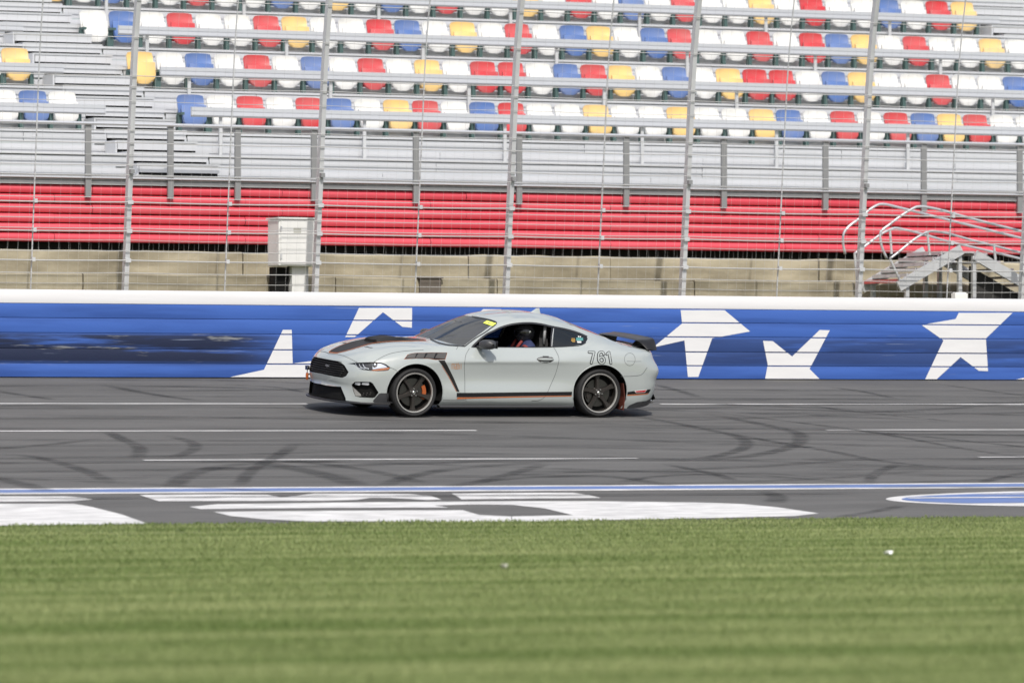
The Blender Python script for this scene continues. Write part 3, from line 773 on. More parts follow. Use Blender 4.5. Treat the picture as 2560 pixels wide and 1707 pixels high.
# ------------------------------------------------------------------ seats
def seat_meshes():
    b = MB(); P = []                        # backrest: dished shell leaning back, rounded top
    nx, nz = 9, 8; W = .445
    front = []; 
    for i in range(nz):
        t = i / (nz-1); zz = .16 + .47 * t; row = []
        wtap = W * (1 - .05 * (1-t)) * (1 - .10 * max(0, (t-.86)/.14)**2)
        for k in range(nx):
            s = k/(nx-1)*2-1
            yy = .10 + .135 * t + .035 * (1 - s*s) - .03 * (t > .95)
            row.append((s*wtap/2, yy - .0, zz - .018*(s**4)*(t > .9)))
        front.append(row)
    back = [[(p[0]*.99, p[1] + .028, p[2]) for p in row] for row in front]
    b.grid(front); b.grid(back)
    for E in ([0], [nz-1]):
        i = E[0]
        for k in range(nx-1): b.add([front[i][k], front[i][k+1], back[i][k+1], back[i][k]], [(0,1,2,3)])
    for i in range(nz-1):
        for k in (0, nx-1): b.add([front[i][k], front[i+1][k], back[i+1][k], back[i][k]], [(0,1,2,3)])
    me_back = b
    b = MB(); front = []                    # folded seat pan, rounded lower edge
    nz = 9
    for i in range(nz):
        t = i/(nz-1); zz = .115 + .34 * t; row = []
        wt = .41 * (1 - .26 * (1-t)**7)
        for k in range(nx):
            s = k/(nx-1)*2-1
            yy = -.015 + .06*(t) + .03*(s*s) + .055*(1-t)**5
            row.append((s*wt/2, yy, zz + .045*(s**4)*(1-t)**2))
        front.append(row)
    back = [[(p[0]*.96, p[1] + .05, p[2] + .01) for p in row] for row in front]
    b.grid(front); b.grid(back)
    for i in (0, nz-1):
        for k in range(nx-1): b.add([front[i][k], front[i][k+1], back[i][k+1], back[i][k]], [(0,1,2,3)])
    for i in range(nz-1):
        for k in (0, nx-1): b.add([front[i][k], front[i+1][k], back[i+1][k], back[i][k]], [(0,1,2,3)])
    me_pan = b
    b = MB()                                # cast iron side stanchion with arm
    b.box(-.03, .03, .06, .16, 0, .30); b.box(-.026, .026, -.06, .15, .30, .34); b.box(-.03, .03, .05, .19, 0, .025)
    return me_back, me_pan, b
sb, spn, sfr = seat_meshes()
SM = {}
def fixme(me, sm=True):
    bm = bmesh.new(); bm.from_mesh(me); bmesh.ops.remove_doubles(bm, verts=bm.verts[:], dist=.0005); bmesh.ops.recalc_face_normals(bm, faces=bm.faces[:]); bm.to_mesh(me); bm.free()
    if sm: smooth_mesh(me, 40)
    return me
for c in 'WRBY':
    m = M[dict(W='seat_white', R='seat_red', B='seat_blue', Y='seat_yellow')[c]]
    SM[c] = (fixme(sb.mesh('backrest', m)), fixme(spn.mesh('seat_pan', m)))
SM['F'] = fixme(sfr.mesh('stanchion', M['seat_frame']), False)
CN = dict(W='white', R='red', B='blue', Y='yellow')
ORD = ['first','second','third','fourth','fifth','sixth','seventh','eighth','ninth','tenth','eleventh','twelfth','thirteenth','fourteenth','fifteenth','sixteenth','seventeenth','eighteenth','nineteenth','twentieth','twenty-first','twenty-second']
ROWN = ['lowest seat row', 'second seat row up', 'third seat row up', 'topmost seat row']
seat_rows = [
 (0, 489, 2520, 'BWRWRBWYRWBRWWYWWYWWYBWRWRBYRW' + 'W', 30, 'r'),
 (0, 168, 18, 'WBW' + 'R', 3, 'l'),
 (1, 362, 2552, 'YWBWRWBWRWYWRRWBRYWBWYRRWBYWWRWWB', 33, 'r'),
 (1, 49, -25, 'YW', 2, 'l'),
 (2, 243, 2555, 'WBWRWWRYWWRBWYWRWBYWBRWWRWRBYWRWWYW', 35, 'r'),
 (3, 140, 2420, 'YWBWWRWWBWYWBWRWWYWRWBWRWWYWRWWBWRY', 35, 'r'),
]
PYC = [292, 195, 98, 5]
for r, p0, p1, seq, n, side in seat_rows:
    y = rows[r]['y']; z = rows[r]['z']
    x0 = on_y(p0, PYC[r] + (p0-1280)*.0255, y).x; x1 = on_y(p1, PYC[r] + (p1-1280)*.0255, y).x
    cnt = {}
    for i, c in enumerate(seq):
        x = x0 + (x1 - x0) * i / (n - 1)
        if proj((x, y, z + .3))[0] > 2620 or proj((x, y, z + .3))[0] < -60: continue
        cnt[c] = cnt.get(c, 0) + 1
        e = empty('stadium_seat', (x, y + random.uniform(-.008, .008), z), (0, 0, random.uniform(-.02, .02)))
        where = 'right of the stairs' if side == 'r' else 'left of the stairs'
        if r == 3: where = 'counted from the left'
        if cnt[c] == 1: tag(e, f'{CN[c]} stadium seat, {ORD[0]} {CN[c]} one {where}, {ROWN[r]}', 'seat', 'folding seats in the grandstand')
        else: tag(e, f'{CN[c]} stadium seat, {ORD[cnt[c]-1]} {CN[c]} one {where}, {ROWN[r]}', 'seat', 'folding seats in the grandstand')
        link('backrest', SM[c][0], e); pn = link('seat_pan', SM[c][1], e)
        pn.rotation_euler = (random.uniform(-.05, .03), 0, 0)
        o = link('stanchion', SM['F'], e); o.location = (-.228, 0, 0)
        if i == len(seq) - 1 or i == 0: o = link('stanchion', SM['F'], e); o.location = (.228 if side == 'r' else .228, 0, 0)

# ------------------------------------------------------------------ white cabinet on a leg
p0 = on_y(697, 665, 8.3); p1 = on_y(797, 549, 8.3)
cab = empty('equipment_cabinet', ((p0.x + p1.x)/2, 8.3, .6)); tag(cab, 'white equipment cabinet on a short leg behind the fence', 'cabinet')
W2 = (p1.x - p0.x)/2; z0 = p0.z - .6; z1 = p1.z - .6
b = MB(); b.box(-W2, W2, 0, .42, z0, z1); o = b.build('housing', M['cab_white'], cab)
bv = o.modifiers.new('bevel', 'BEVEL'); bv.width = .02; bv.segments = 3
b = MB(); b.box(-W2 + .03, W2 - .03, -.012, -.001, z0 + .03, z1 - .03); o = b.build('door', M['cab_white'], cab)
b2 = MB(); b2.box(W2 - .09, W2 - .06, -.03, -.0125, (z0+z1)/2 - .05, (z0+z1)/2 + .05); b2.build('handle', M['galv'], o)
b = MB(); b.box(-W2 - .02, W2 + .02, -.03, .44, z1 + .001, z1 + .025); b.build('lid', M['cab_white'], cab)
xl = on_y(728, 680, 8.45).x - cab.location.x; xr = on_y(764, 680, 8.45).x - cab.location.x
b = MB(); b.box(xl, xr, .12, .3, 0, z0 - .001); b.build('leg', M['cab_white'], cab)
b = MB(); b.box(-W2 + .02, xl - .02, .2, .4, 0, z0 - .01); b.build('shadow_block', M['black_matte'], cab)  # black block standing in for the shadow under the cabinet
b = MB(); b.tube([(W2 - .1, .2, z0), (W2 - .1, .2, 0)], .02, 8); b.build('conduit', M['galv'], cab, smooth=True, auto=40)
b = MB(); b.box(-.09, .03, -.0145, -.0125, z1 - .22, z1 - .13); b.build('name_plate', mat('dull plate', (.45, .45, .4), .6), o if False else cab)
for zz_ in (z0 + .14, z1 - .14):
    b = MB(); b.box(-W2 + .018, -W2 + .045, -.022, -.0125, zz_ - .035, zz_ + .035); b.build('hinge', M['galv'], cab)

# ------------------------------------------------------------------ metal crossover stairs
Z6 = lambda x, y: (1860 + x / 3.36, 400 + y / 3.36)
NY, FYS = 7.55, 8.7
A = on_y(*Z6(1010, 1020), FYS)
stx = empty('crossover_stairs', (A.x, (NY+FYS)/2, .6)); tag(stx, 'grey metal crossover stairs with bent pipe handrails at the right', 'stairs')
S0 = stx.location.copy()
def srel(p): return tuple(Vector(p) - S0)
Bp = on_y(*Z6(1400, 790), FYS)
nst = 6
for k in range(nst):
    f = k / (nst - 1); x = A.x + (Bp.x - A.x) * f * .92; z = A.z + (Bp.z - A.z) * f
    b = MB(); b.obox(srel((x + .12, (NY+FYS)/2, z)), (1,0,0), (0,1,0), (0,0,1), .13, (FYS-NY)/2 - .04, .014); b.build('tread', M['stair_tread'], stx)
    b = MB(); b.obox(srel((x - .0125, (NY+FYS)/2, z - .012)), (1,0,0), (0,1,0), (0,0,1), .012, (FYS-NY)/2 - .04, .028); b.build('nosing', M['seat_red'] if k == 0 else M['alu_rail'], stx)
xt = A.x + (Bp.x - A.x) * .92 + .25; zt = Bp.z
b = MB(); b.obox(srel((xt + .16, (NY+FYS)/2, zt + .005)), (1,0,0), (0,1,0), (0,0,1), .158, (FYS-NY)/2 - .04, .016); b.build('landing', M['stair_tread'], stx)
for yv in (NY, FYS):
    b = MB(); d = Vector((Bp.x - A.x, 0, Bp.z - A.z)); L = d.length; d.normalize(); u = Vector((-d.z, 0, d.x))
    b.obox(srel((A.x + (Bp.x-A.x)*.5 + .1, yv, (A.z+Bp.z)/2 - .03)), d, (0,1,0), u, L/2 + .16, .025, .075); b.build('stringer', M['galv'], stx)
E = on_y(*Z6(2352, 1010), NY); dl = Vector((E.x - xt - .32, 0, E.z - zt)); dl.normalize(); ul = Vector((-dl.z, 0, dl.x))
for yv in (NY, FYS):
    b = MB(); c0_ = Vector((xt + .30, yv, zt - .04)); c1_ = c0_ + dl * 3.2
    b.obox(srel((c0_ + c1_)/2), dl, (0,1,0), ul, 1.6, .025, .08); b.build('stringer', M['galv'], stx)
for k in range(12):
    c = Vector((xt + .42, (NY+FYS)/2, zt - .02)) + dl * .26 * k
    b = MB(); b.obox(srel(c), (1,0,0), (0,1,0), (0,0,1), .12, (FYS-NY)/2 - .04, .014); b.build('tread', M['stair_tread'], stx)
b = MB(); c0_ = Vector((xt + .35, NY + .25, zt - .2)); c1_ = c0_ + dl * 3.0
b.add([srel(c0_), srel(c1_), srel((c1_.x, NY + .25, .6)), srel((c0_.x, NY + .25, .6)), srel(c0_ + Vector((0,.03,0))), srel(c1_ + Vector((0,.03,0))), srel((c1_.x, NY + .28, .6)), srel((c0_.x, NY + .28, .6))], [(0,1,2,3),(7,6,5,4),(0,4,5,1),(1,5,6,2),(2,6,7,3),(3,7,4,0)])
b.build('dark_fill_panel', M['void'], stx)  # dark panel added to fill the area below the ramp
def rail(pts, yv, r=.021):
    P = [np.array(on_y(*Z6(*q), yv)) for q in pts]; q = []
    t = np.concatenate([[0], np.cumsum([np.linalg.norm(P[i+1]-P[i]) for i in range(len(P)-1)])])
    H = hermite(t, np.array(P), np.linspace(0, t[-1], 60))
    b = MB(); b.tube([srel(h) for h in H], r, 8); b.build('handrail', M['alu_rail'], stx, smooth=True, fix=False)
rail([(850,790),(832,700),(840,610),(880,560),(960,500),(1090,395),(1140,372),(1190,374),(1280,395),(1700,500),(2040,585),(2500,700)], FYS)
rail([(1200,830),(1150,700),(1150,600),(1200,560),(1390,425),(1450,394),(1500,392),(1580,405),(1900,490),(2352,605),(2900,745)], NY)
rail([(925,790),(975,755),(1215,590),(1265,572),(1320,580),(1700,680),(2090,772),(2600,900)], FYS, .019)
rail([(1225,830),(1290,780),(1500,625),(1560,600),(1620,602),(1900,670),(2352,785),(2900,925)], NY, .019)
for q0, q1, yv in (((930,790),(950,1010),FYS),((1225,830),(1330,1050),NY),((1540,600),(1560,800),NY),((1225,580),(1240,790),FYS),((2100,725),(2120,900),NY)):
    b = MB(); b.tube([srel(on_y(*Z6(*q0), yv)), srel(on_y(*Z6(*q1), yv))], .02, 8); b.build('rail_post', M['galv'], stx, smooth=True, auto=40)
for xx in (xt + .05, xt + .3):
    for yv in (NY + .05, FYS - .05):
        b = MB(); b.box(xx - .03 - S0.x, xx + .03 - S0.x, yv - .03 - S0.y, yv + .03 - S0.y, 0, zt - .05 - .6); b.build('support_leg', M['galv'], stx)
for yv in (NY + .05, FYS - .05):
    b = MB(); b.box(.1, .16, yv - .03 - S0.y, yv + .03 - S0.y, 0, A.z - .05 - .6); b.build('support_leg', M['galv'], stx)
# ------------------------------------------------------------------ the car
# body coordinates: u from nose to tail, v half width (near side positive), w height
car = empty('sports_car', (0, .95 * math.cos(BANK), .95 * math.sin(BANK)), (BANK, 0, 0))
tag(car, 'light grey fastback coupe with black and orange stripes, number 761', 'car')
bpy.context.view_layer.update()
CM = Matrix.Translation(car.location) @ Matrix.Rotation(BANK, 4, 'X'); CMI = CM.inverted()
U0 = 2.32
def L(u, v, w): return Vector((u - U0, -v, w))
CAML = CMI @ CAM
def lray(px, py): return (CMI.to_3x3() @ ray(px, py)).normalized()
def lproj(p): return proj(CM @ Vector(p))

ST = [  # stations from nose centre round the near side to tail centre; levels from sill to shoulder
 [(-.01,0,.205),(-.01,0,.30),(.01,0,.40),(.005,0,.455),(.0,0,.53),(.02,0,.635),(.055,0,.715),(.115,0,.765)],
 [(.005,.31,.205),(.01,.31,.295),(.03,.31,.395),(.02,.31,.45),(.015,.31,.525),(.035,.31,.63),(.07,.31,.71),(.13,.305,.762)],
 [(.075,.56,.20),(.085,.56,.285),(.095,.56,.385),(.085,.56,.44),(.08,.56,.52),(.10,.56,.625),(.135,.55,.705),(.19,.54,.765)],
 [(.205,.74,.195),(.21,.745,.275),(.21,.75,.38),(.20,.75,.45),(.195,.75,.53),(.21,.745,.63),(.24,.73,.71),(.30,.70,.785)],
 [(.40,.85,.185),(.39,.86,.265),(.38,.865,.37),(.365,.87,.47),(.365,.87,.56),(.38,.862,.65),(.41,.84,.735),(.48,.765,.825)],
 [(.64,.90,.185),(.62,.92,.25),(.61,.93,.36),(.61,.935,.48),(.61,.935,.60),(.62,.922,.69),(.64,.885,.785),(.68,.785,.873)],
 [(.96,.895,.175),(.96,.93,.24),(.96,.942,.36),(.96,.95,.5),(.96,.953,.66),(.96,.942,.745),(.96,.905,.835),(.96,.79,.916)],
 [(1.35,.875,.16),(1.35,.922,.22),(1.35,.935,.33),(1.35,.925,.5),(1.35,.932,.68),(1.35,.933,.75),(1.35,.895,.83),(1.35,.79,.935)],
 [(1.70,.865,.155),(1.70,.92,.215),(1.70,.935,.32),(1.70,.908,.5),(1.70,.922,.69),(1.70,.932,.752),(1.70,.893,.825),(1.70,.795,.938)],
 [(2.4,.865,.15),(2.4,.92,.21),(2.4,.935,.315),(2.4,.903,.5),(2.4,.922,.69),(2.4,.933,.755),(2.4,.893,.825),(2.4,.80,.935)],
 [(3.0,.87,.15),(3.0,.92,.21),(3.0,.938,.315),(3.0,.915,.5),(3.0,.93,.69),(3.0,.94,.76),(3.0,.90,.832),(3.0,.80,.94)],
 [(3.35,.885,.15),(3.35,.925,.21),(3.35,.945,.325),(3.35,.938,.5),(3.35,.948,.68),(3.35,.95,.768),(3.35,.915,.848),(3.35,.79,.952)],
 [(3.68,.895,.155),(3.68,.93,.22),(3.68,.95,.335),(3.68,.955,.5),(3.68,.96,.68),(3.68,.956,.77),(3.68,.922,.858),(3.68,.775,.957)],
 [(4.15,.885,.12),(4.15,.92,.22),(4.15,.935,.35),(4.15,.942,.5),(4.15,.94,.67),(4.15,.928,.77),(4.15,.892,.855),(4.15,.755,.935)],
 [(4.36,.85,.135),(4.37,.885,.24),(4.38,.90,.37),(4.385,.90,.5),(4.39,.895,.66),(4.37,.88,.775),(4.36,.85,.85),(4.34,.745,.912)],
 [(4.49,.77,.155),(4.52,.80,.26),(4.545,.815,.39),(4.555,.815,.5),(4.585,.815,.64),(4.52,.79,.775),(4.50,.77,.85),(4.47,.715,.893)],
 [(4.60,.56,.165),(4.64,.575,.265),(4.67,.58,.395),(4.68,.58,.5),(4.71,.58,.635),(4.63,.57,.775),(4.61,.56,.85),(4.585,.545,.89)],
 [(4.66,.3,.175),(4.70,.3,.285),(4.735,.3,.395),(4.745,.3,.5),(4.775,.3,.635),(4.68,.3,.775),(4.66,.3,.855),(4.635,.3,.895)],
 [(4.68,0,.18),(4.72,0,.285),(4.755,0,.395),(4.765,0,.5),(4.795,0,.635),(4.69,0,.775),(4.67,0,.858),(4.645,0,.897)],
]
G = np.array(ST, float)                                   # [19, 8, 3]
sp_ = np.concatenate([[0], np.cumsum(np.linalg.norm(np.diff(G, axis=0), axis=2).mean(1))])
tp_ = np.concatenate([[0], np.cumsum(np.linalg.norm(np.diff(G, axis=1), axis=2).mean(0))])
SUB = 12; TS = 5
ns = (len(ST) - 1) * SUB + 1
sq = np.concatenate([np.linspace(sp_[i], sp_[i+1], SUB, endpoint=False) for i in range(len(ST)-1)] + [[sp_[-1]]])
tq = np.concatenate([np.linspace(tp_[i], tp_[i+1], TS, endpoint=False) for i in range(7)] + [[tp_[-1]]])
A1 = np.stack([hermite(sp_, G[:, k], sq) for k in range(8)], 1)                       # [ns, 8, 3]
SHELL = np.stack([hermite(tp_, A1[i], tq) for i in range(ns)], 0)                      # [ns, nt, 3]
SHELL[0, :, 1] = 0; SHELL[-1, :, 1] = 0
K7 = SHELL[:, -1, :]
def curve(pts, n):
    P = np.array(pts, float); t = np.concatenate([[0], np.cumsum(np.linalg.norm(np.diff(P, axis=0), axis=1))])
    return hermite(t, P, np.linspace(0, t[-1], n))
def coons(c0, c1, d0, d1):
    """c0,c1 run along a (index i) at b=0,1 ; d0,d1 run along b (index j) at a=0,1"""
    n, m = len(c0), len(d0); P = np.zeros((n, m, 3))
    for i in range(n):
        a = i/(n-1)
        for j in range(m):
            b = j/(m-1)
            P[i, j] = (1-b)*c0[i] + b*c1[i] + (1-a)*d0[j] + a*d1[j] - ((1-a)*(1-b)*c0[0] + (1-a)*b*c1[0] + a*(1-b)*c0[-1] + a*b*c1[-1])
    return P
S4, S8, S13, S15 = 4*SUB, 8*SUB, 13*SUB, 15*SUB
cowl = curve([(1.50,0,.992),(1.53,.35,.985),(1.61,.63,.958), tuple(K7[S8])], S4 + 1); cowl[-1] = K7[S8]
hc = curve([tuple(K7[0]),(.19,0,.80),(.33,0,.845),(.5,0,.884),(.75,0,.93),(1.0,0,.958),(1.25,0,.978),(1.5,0,.992)], S8 - S4 + 1)
hood = coons(hc, K7[S4:S8+1], K7[0:S4+1], cowl)
for i in range(hood.shape[0]):                             # crown and the two power-bulge creases
    a = i/(hood.shape[0]-1)
    for j in range(hood.shape[1]):
        b = j/(hood.shape[1]-1); hood[i, j, 2] += (.030*math.sin(math.pi*b)*math.sin(math.pi*min(1, a*1.15))**.7 if 0 < b < 1 and 0 < a < 1 else 0)
# side of the greenhouse
topk = [(8, tuple(K7[S8])), (8.46, (2.0,.675,1.10)), (8 + 11/12, (2.30,.56,1.243)), (9.3, (2.58,.565,1.29)), (9.8, (2.90,.56,1.292)), (10.4, (3.20,.54,1.258)), (11, (3.42,.52,1.205)), (12, (3.80,.525,1.085)), (13, (4.15,.565,.963))]
top = hermite([k for k, _ in topk], np.array([p for _, p in topk]), np.linspace(8, 13, 5*SUB + 1))
bot = K7[S8:S13+1]; NG = 15
side = np.zeros((len(top), NG, 3))
for i in range(len(top)):
    for j in range(NG):
        h = j/(NG-1); side[i, j] = bot[i]*(1-h) + top[i]*h
        q = max(0, (top[i][2]-bot[i][2])/.35); side[i, j, 1] += .035*4*h*(1-h)*q; side[i, j, 2] += .012*4*h*(1-h)*q
iA, iC = 11, 3*SUB
wtop = curve([(2.17,0,1.283),(2.20,.3,1.272), tuple(top[iA])], S4 + 1)
rtop = curve([(3.37,0,1.288),(3.38,.28,1.268), tuple(top[iC])], 25)
rc = curve([(2.17,0,1.283),(2.45,0,1.325),(2.8,0,1.348),(3.1,0,1.336),(3.37,0,1.288)], iC - iA + 1)
roof = coons(rc, top[iA:iC+1], curve([tuple(p) for p in wtop], 25), rtop)
for i in range(roof.shape[0]):
    for j in range(roof.shape[1]):
        b = j/(roof.shape[1]-1); a = i/(roof.shape[0]-1); roof[i, j, 2] += .022*math.sin(math.pi*b)*(.3 + math.sin(math.pi*a)*.7) if 0 < b < 1 and 0 < a < 1 else 0
wc = curve([(1.50,0,.992),(1.72,0,1.10),(1.95,0,1.205),(2.17,0,1.283)], iA + 1)
wind = coons(wc, top[0:iA+1], cowl, wtop)
dfr = curve([(4.20,0,.985),(4.18,.3,.98),(4.15,.565,.963), tuple(K7[S13])], 3*SUB + 1); dfr[-1] = K7[S13]
rgc = curve([(3.37,0,1.288),(3.65,0,1.19),(3.95,0,1.085),(4.20,0,.985)], 2*SUB + 1)
rgl = coons(rgc, top[iC:], rtop, curve([(4.20,0,.985),(4.18,.3,.98),(4.15,.565,.963)], 25))
dc = curve([(4.20,0,.985),(4.40,0,.945),(4.55,0,.915), tuple(K7[-1])], S15 - S13 + 1); dc[-1] = K7[-1]
deck = coons(dc, K7[S13:S15+1], dfr, K7[S15:][::-1])

def bm_from(patches):
    bm = bmesh.new()
    for P, mi in patches:
        V = [[bm.verts.new(L(*q)) for q in row] for row in P]
        for i in range(len(P)-1):
            for j in range(len(P[0])-1):
                try: f = bm.faces.new((V[i][j], V[i+1][j], V[i+1][j+1], V[i][j+1])); f.material_index = mi
                except ValueError: pass
    bmesh.ops.remove_doubles(bm, verts=bm.verts[:], dist=.0006)
    bmesh.ops.dissolve_degenerate(bm, dist=1e-5, edges=bm.edges[:])
    bmesh.ops.recalc_face_normals(bm, faces=bm.faces[:])
    # outward
    s = sum(f.normal.dot(f.calc_center_median() - Vector((0, 0, .6))) for f in bm.faces)
    if s < 0: bmesh.ops.reverse_faces(bm, faces=bm.faces[:])
    return bm
half = bm_from([(SHELL, 0), (hood, 0), (side, 0), (roof, 0), (deck, 0)])
glass_w = bm_from([(wind, 0)]); glass_r = bm_from([(rgl, 0)])
allb = bm_from([(SHELL, 0), (hood, 0), (side, 0), (roof, 0), (deck, 0), (wind, 0), (rgl, 0)])
def mirror_bm(bm):
    b2 = bm.copy()
    for v in b2.verts: v.co.y = -v.co.y
    bmesh.ops.reverse_faces(b2, faces=b2.faces[:]); return b2
fullv = [tuple(v.co) for v in allb.verts] ; fullf = [[v.index for v in f.verts] for f in allb.faces]
allb.verts.index_update(); fullf = [[v.index for v in f.verts] for f in allb.faces]; nv = len(fullv)
BV = BVHTree.FromPolygons(fullv + [(x, -y, z) for x, y, z in fullv], fullf + [[i + nv for i in reversed(f)] for f in fullf])

def on_body(px, py):
    h = BV.ray_cast(CAML, lray(px, py)); return h            # (loc, normal, idx, dist)

def pip(x, y, poly):
    c = False; n = len(poly); j = n-1
    for i in range(n):
        if (poly[i][1] > y) != (poly[j][1] > y) and x < (poly[j][0]-poly[i][0])*(y-poly[i][1])/(poly[j][1]-poly[i][1]) + poly[i][0]: c = not c
        j = i
    return c
def cut_image(bm, poly, cond):
    """cut the outline of poly (photo pixels) into the faces picked by cond; return the faces inside"""
    n = len(poly)
    for i in range(n):
        p, q = poly[i], poly[(i+1) % n]
        no = lray(*p).cross(lray(*q)).normalized()
        x0, x1 = min(p[0], q[0]) - 2, max(p[0], q[0]) + 2; y0, y1 = min(p[1], q[1]) - 2, max(p[1], q[1]) + 2
        fs = []
        for f in bm.faces:
            if not cond(f): continue
            pr = [lproj(v.co) for v in f.verts]
            if max(a for a, b in pr) < x0 or min(a for a, b in pr) > x1 or max(b for a, b in pr) < y0 or min(b for a, b in pr) > y1: continue
            fs.append(f)
        if not fs: continue
        es = list({e for f in fs for e in f.edges}); vs = list({v for f in fs for v in f.verts})
        bmesh.ops.bisect_plane(bm, geom=vs + es + fs, plane_co=CAML, plane_no=no)
    out = []
    for f in bm.faces:
        if not cond(f): continue
        a, b = lproj(f.calc_center_median())
        if pip(a, b, poly): out.append(f)
    return out
def take(bm, faces):
    """lift faces out of bm as a new bmesh"""
    nb = bmesh.new(); mp = {}
    for f in faces:
        vs = []
        for v in f.verts:
            if v not in mp: mp[v] = nb.verts.new(v.co)
            vs.append(mp[v])
        nb.faces.new(vs)
    bmesh.ops.delete(bm, geom=faces, context='FACES')
    return nb
def join_mirror(bm):
    m2 = mirror_bm(bm); me = bpy.data.meshes.new('tmp'); m2.to_mesh(me); bm.from_mesh(me); bpy.data.meshes.remove(me); m2.free()
    bmesh.ops.remove_doubles(bm, verts=[v for v in bm.verts if abs(v.co.y) < .001], dist=.0008); return bm
def bm_obj(name, bm, m, parent=car, smooth=True, ang=38, solid=None):
    me = bpy.data.meshes.new(name); bm.to_mesh(me); me.materials.append(m)
    if smooth: smooth_mesh(me, ang)
    o = link(name, me, parent)
    if solid: s = o.modifiers.new('thickness', 'SOLIDIFY'); s.thickness = solid; s.offset = -1
    return o
def inset_copy(bm, d, keep_wall=True):
    """push the patch inwards by d along -normal, and add walls from its old rim"""
    bm.normal_update(); rim = [e for e in bm.edges if len(e.link_faces) == 1 and not all(abs(v.co.y) < .001 for v in e.verts)]
    old = {v: v.co.copy() for v in bm.verts}; nr = {v: v.normal.copy() for v in bm.verts}
    walls = [(e.verts[0], e.verts[1]) for e in rim]
    avg = sum((f.normal * f.calc_area() for f in bm.faces), Vector()).normalized()
    for v in bm.verts: v.co = v.co - avg * d
    for a, b in walls:
        try: bm.faces.new((a, b, bm.verts.new(old[b]), bm.verts.new(old[a])))
        except ValueError: pass
    bmesh.ops.remove_doubles(bm, verts=bm.verts[:], dist=.0003); return bm

facing = lambda f: f.normal.dot(f.calc_center_median() - CAML) < 0
front = lambda f: f.calc_center_median().x < .75 - U0 and facing(f)
sidec = lambda f: f.calc_center_median().y < -.35 and f.normal.y < -.15
CIRC = lambda n, cu, cw, ru, rw, v: [lproj(L(cu + ru*math.cos(2*math.pi*k/n), v, cw + rw*math.sin(2*math.pi*k/n))) for k in range(n)]

# wheel arches
for cu in (.96, 3.68):
    poly = []
    for k in range(44):
        a = 2*math.pi*k/44; poly.append((cu + .404*math.cos(a), .335 + .380*math.sin(a)))
    n = len(poly)
    for i in range(n):
        p, q = poly[i], poly[(i+1) % n]; no = Vector((q[1]-p[1], 0, -(q[0]-p[0]))).normalized()
        x0, x1 = min(p[0], q[0]) - .01, max(p[0], q[0]) + .01; y0, y1 = min(p[1], q[1]) - .01, max(p[1], q[1]) + .01
        fs = []
        for f in half.faces:
            if f.calc_center_median().y > -.6: continue
            uu = [v.co.x + U0 for v in f.verts]; ww = [v.co.z for v in f.verts]
            if max(uu) < x0 or min(uu) > x1 or max(ww) < y0 or min(ww) > y1: continue
            fs.append(f)
        if fs:
            es = list({e for f in fs for e in f.edges}); vs = list({v for f in fs for v in f.verts})
            bmesh.ops.bisect_plane(half, geom=vs + es + fs, plane_co=L(p[0], 0, p[1]), plane_no=no)
    kill = [f for f in half.faces if f.calc_center_median().y < -.6 and pip(f.calc_center_median().x + U0, f.calc_center_median().z, poly)]
    bmesh.ops.delete(half, geom=kill, context='FACES')
half.normal_update()

# openings and panels, drawn on the photo's near half and mirrored
def opening(poly, cond): 
    fs = cut_image(half, poly, cond); return take(half, fs)
grille = opening([Z1(60,600),Z1(205,630),Z1(330,641),Z1(470,668),Z1(535,692),Z1(572,722),Z1(618,800),Z1(592,845),Z1(545,866),Z1(450,852),Z1(330,826),Z1(190,792),Z1(60,770)], lambda f: front(f) and f.calc_center_median().z > .4)
lower = opening([Z1(40,860),Z1(190,905),Z1(260,930),Z1(350,955),Z1(440,966),Z1(528,970),Z1(552,1030),Z1(582,1100),Z1(600,1260),Z1(40,1160)], front)
fog = opening([Z1(655,945),Z1(690,915),Z1(760,912),Z1(880,915),Z1(905,935),Z1(972,1040),Z1(930,1095),Z1(900,1104),Z1(760,1096),Z1(700,1085),Z1(675,1030)], front)
lamp = opening([Z1(600,698),Z1(720,688),Z1(920,680),Z1(1000,686),Z1(1060,708),Z1(1112,745),Z1(1085,780),Z1(1035,786),Z1(960,790),Z1(880,785),Z1(760,770),Z1(722,745),Z1(690,712)], front)
sidew = opening([Z1(2070,500),Z1(2160,420),Z1(2260,348),Z2(230,330),Z2(330,282),Z2(440,248),Z2(560,230),Z2(680,226),Z2(800,238),Z2(935,268),Z2(925,505),Z2(300,507),Z2(0,505)], lambda f: sidec(f) and f.calc_center_median().z > .9)
quart = opening([Z2(965,274),Z2(1100,300),Z2(1250,344),Z2(1350,388),Z2(1362,408),Z2(1335,455),Z2(1290,478),Z2(1150,495),Z2(945,504)], lambda f: sidec(f) and f.calc_center_median().z > .9)
door = opening([Z1(2060,507),Z1(2020,560),Z1(1990,620),Z1(1983,700),Z1(1985,900),Z1(1992,1100),Z1(2000,1145),Z2(0,1152),Z2(400,1146),Z2(700,1140),Z2(790,1132),Z2(850,1095),Z2(890,1030),Z2(925,950),Z2(985,810),Z2(1012,710),Z2(1022,640),Z2(1005,590),Z2(975,530),Z2(958,504)], lambda f: sidec(f) and f.calc_center_median().z < .96)
valance = opening([Z2(1815,1260),Z2(1822,1216),Z2(1850,1190),Z2(1940,1152),Z2(2050,1137),Z2(2100,1112),Z2(2140,1052),Z2(2168,1000),Z2(2260,1000),Z2(2260,1300)], lambda f: f.calc_center_median().x > 3.95 - U0 and facing(f) and f.calc_center_median().z < .45)
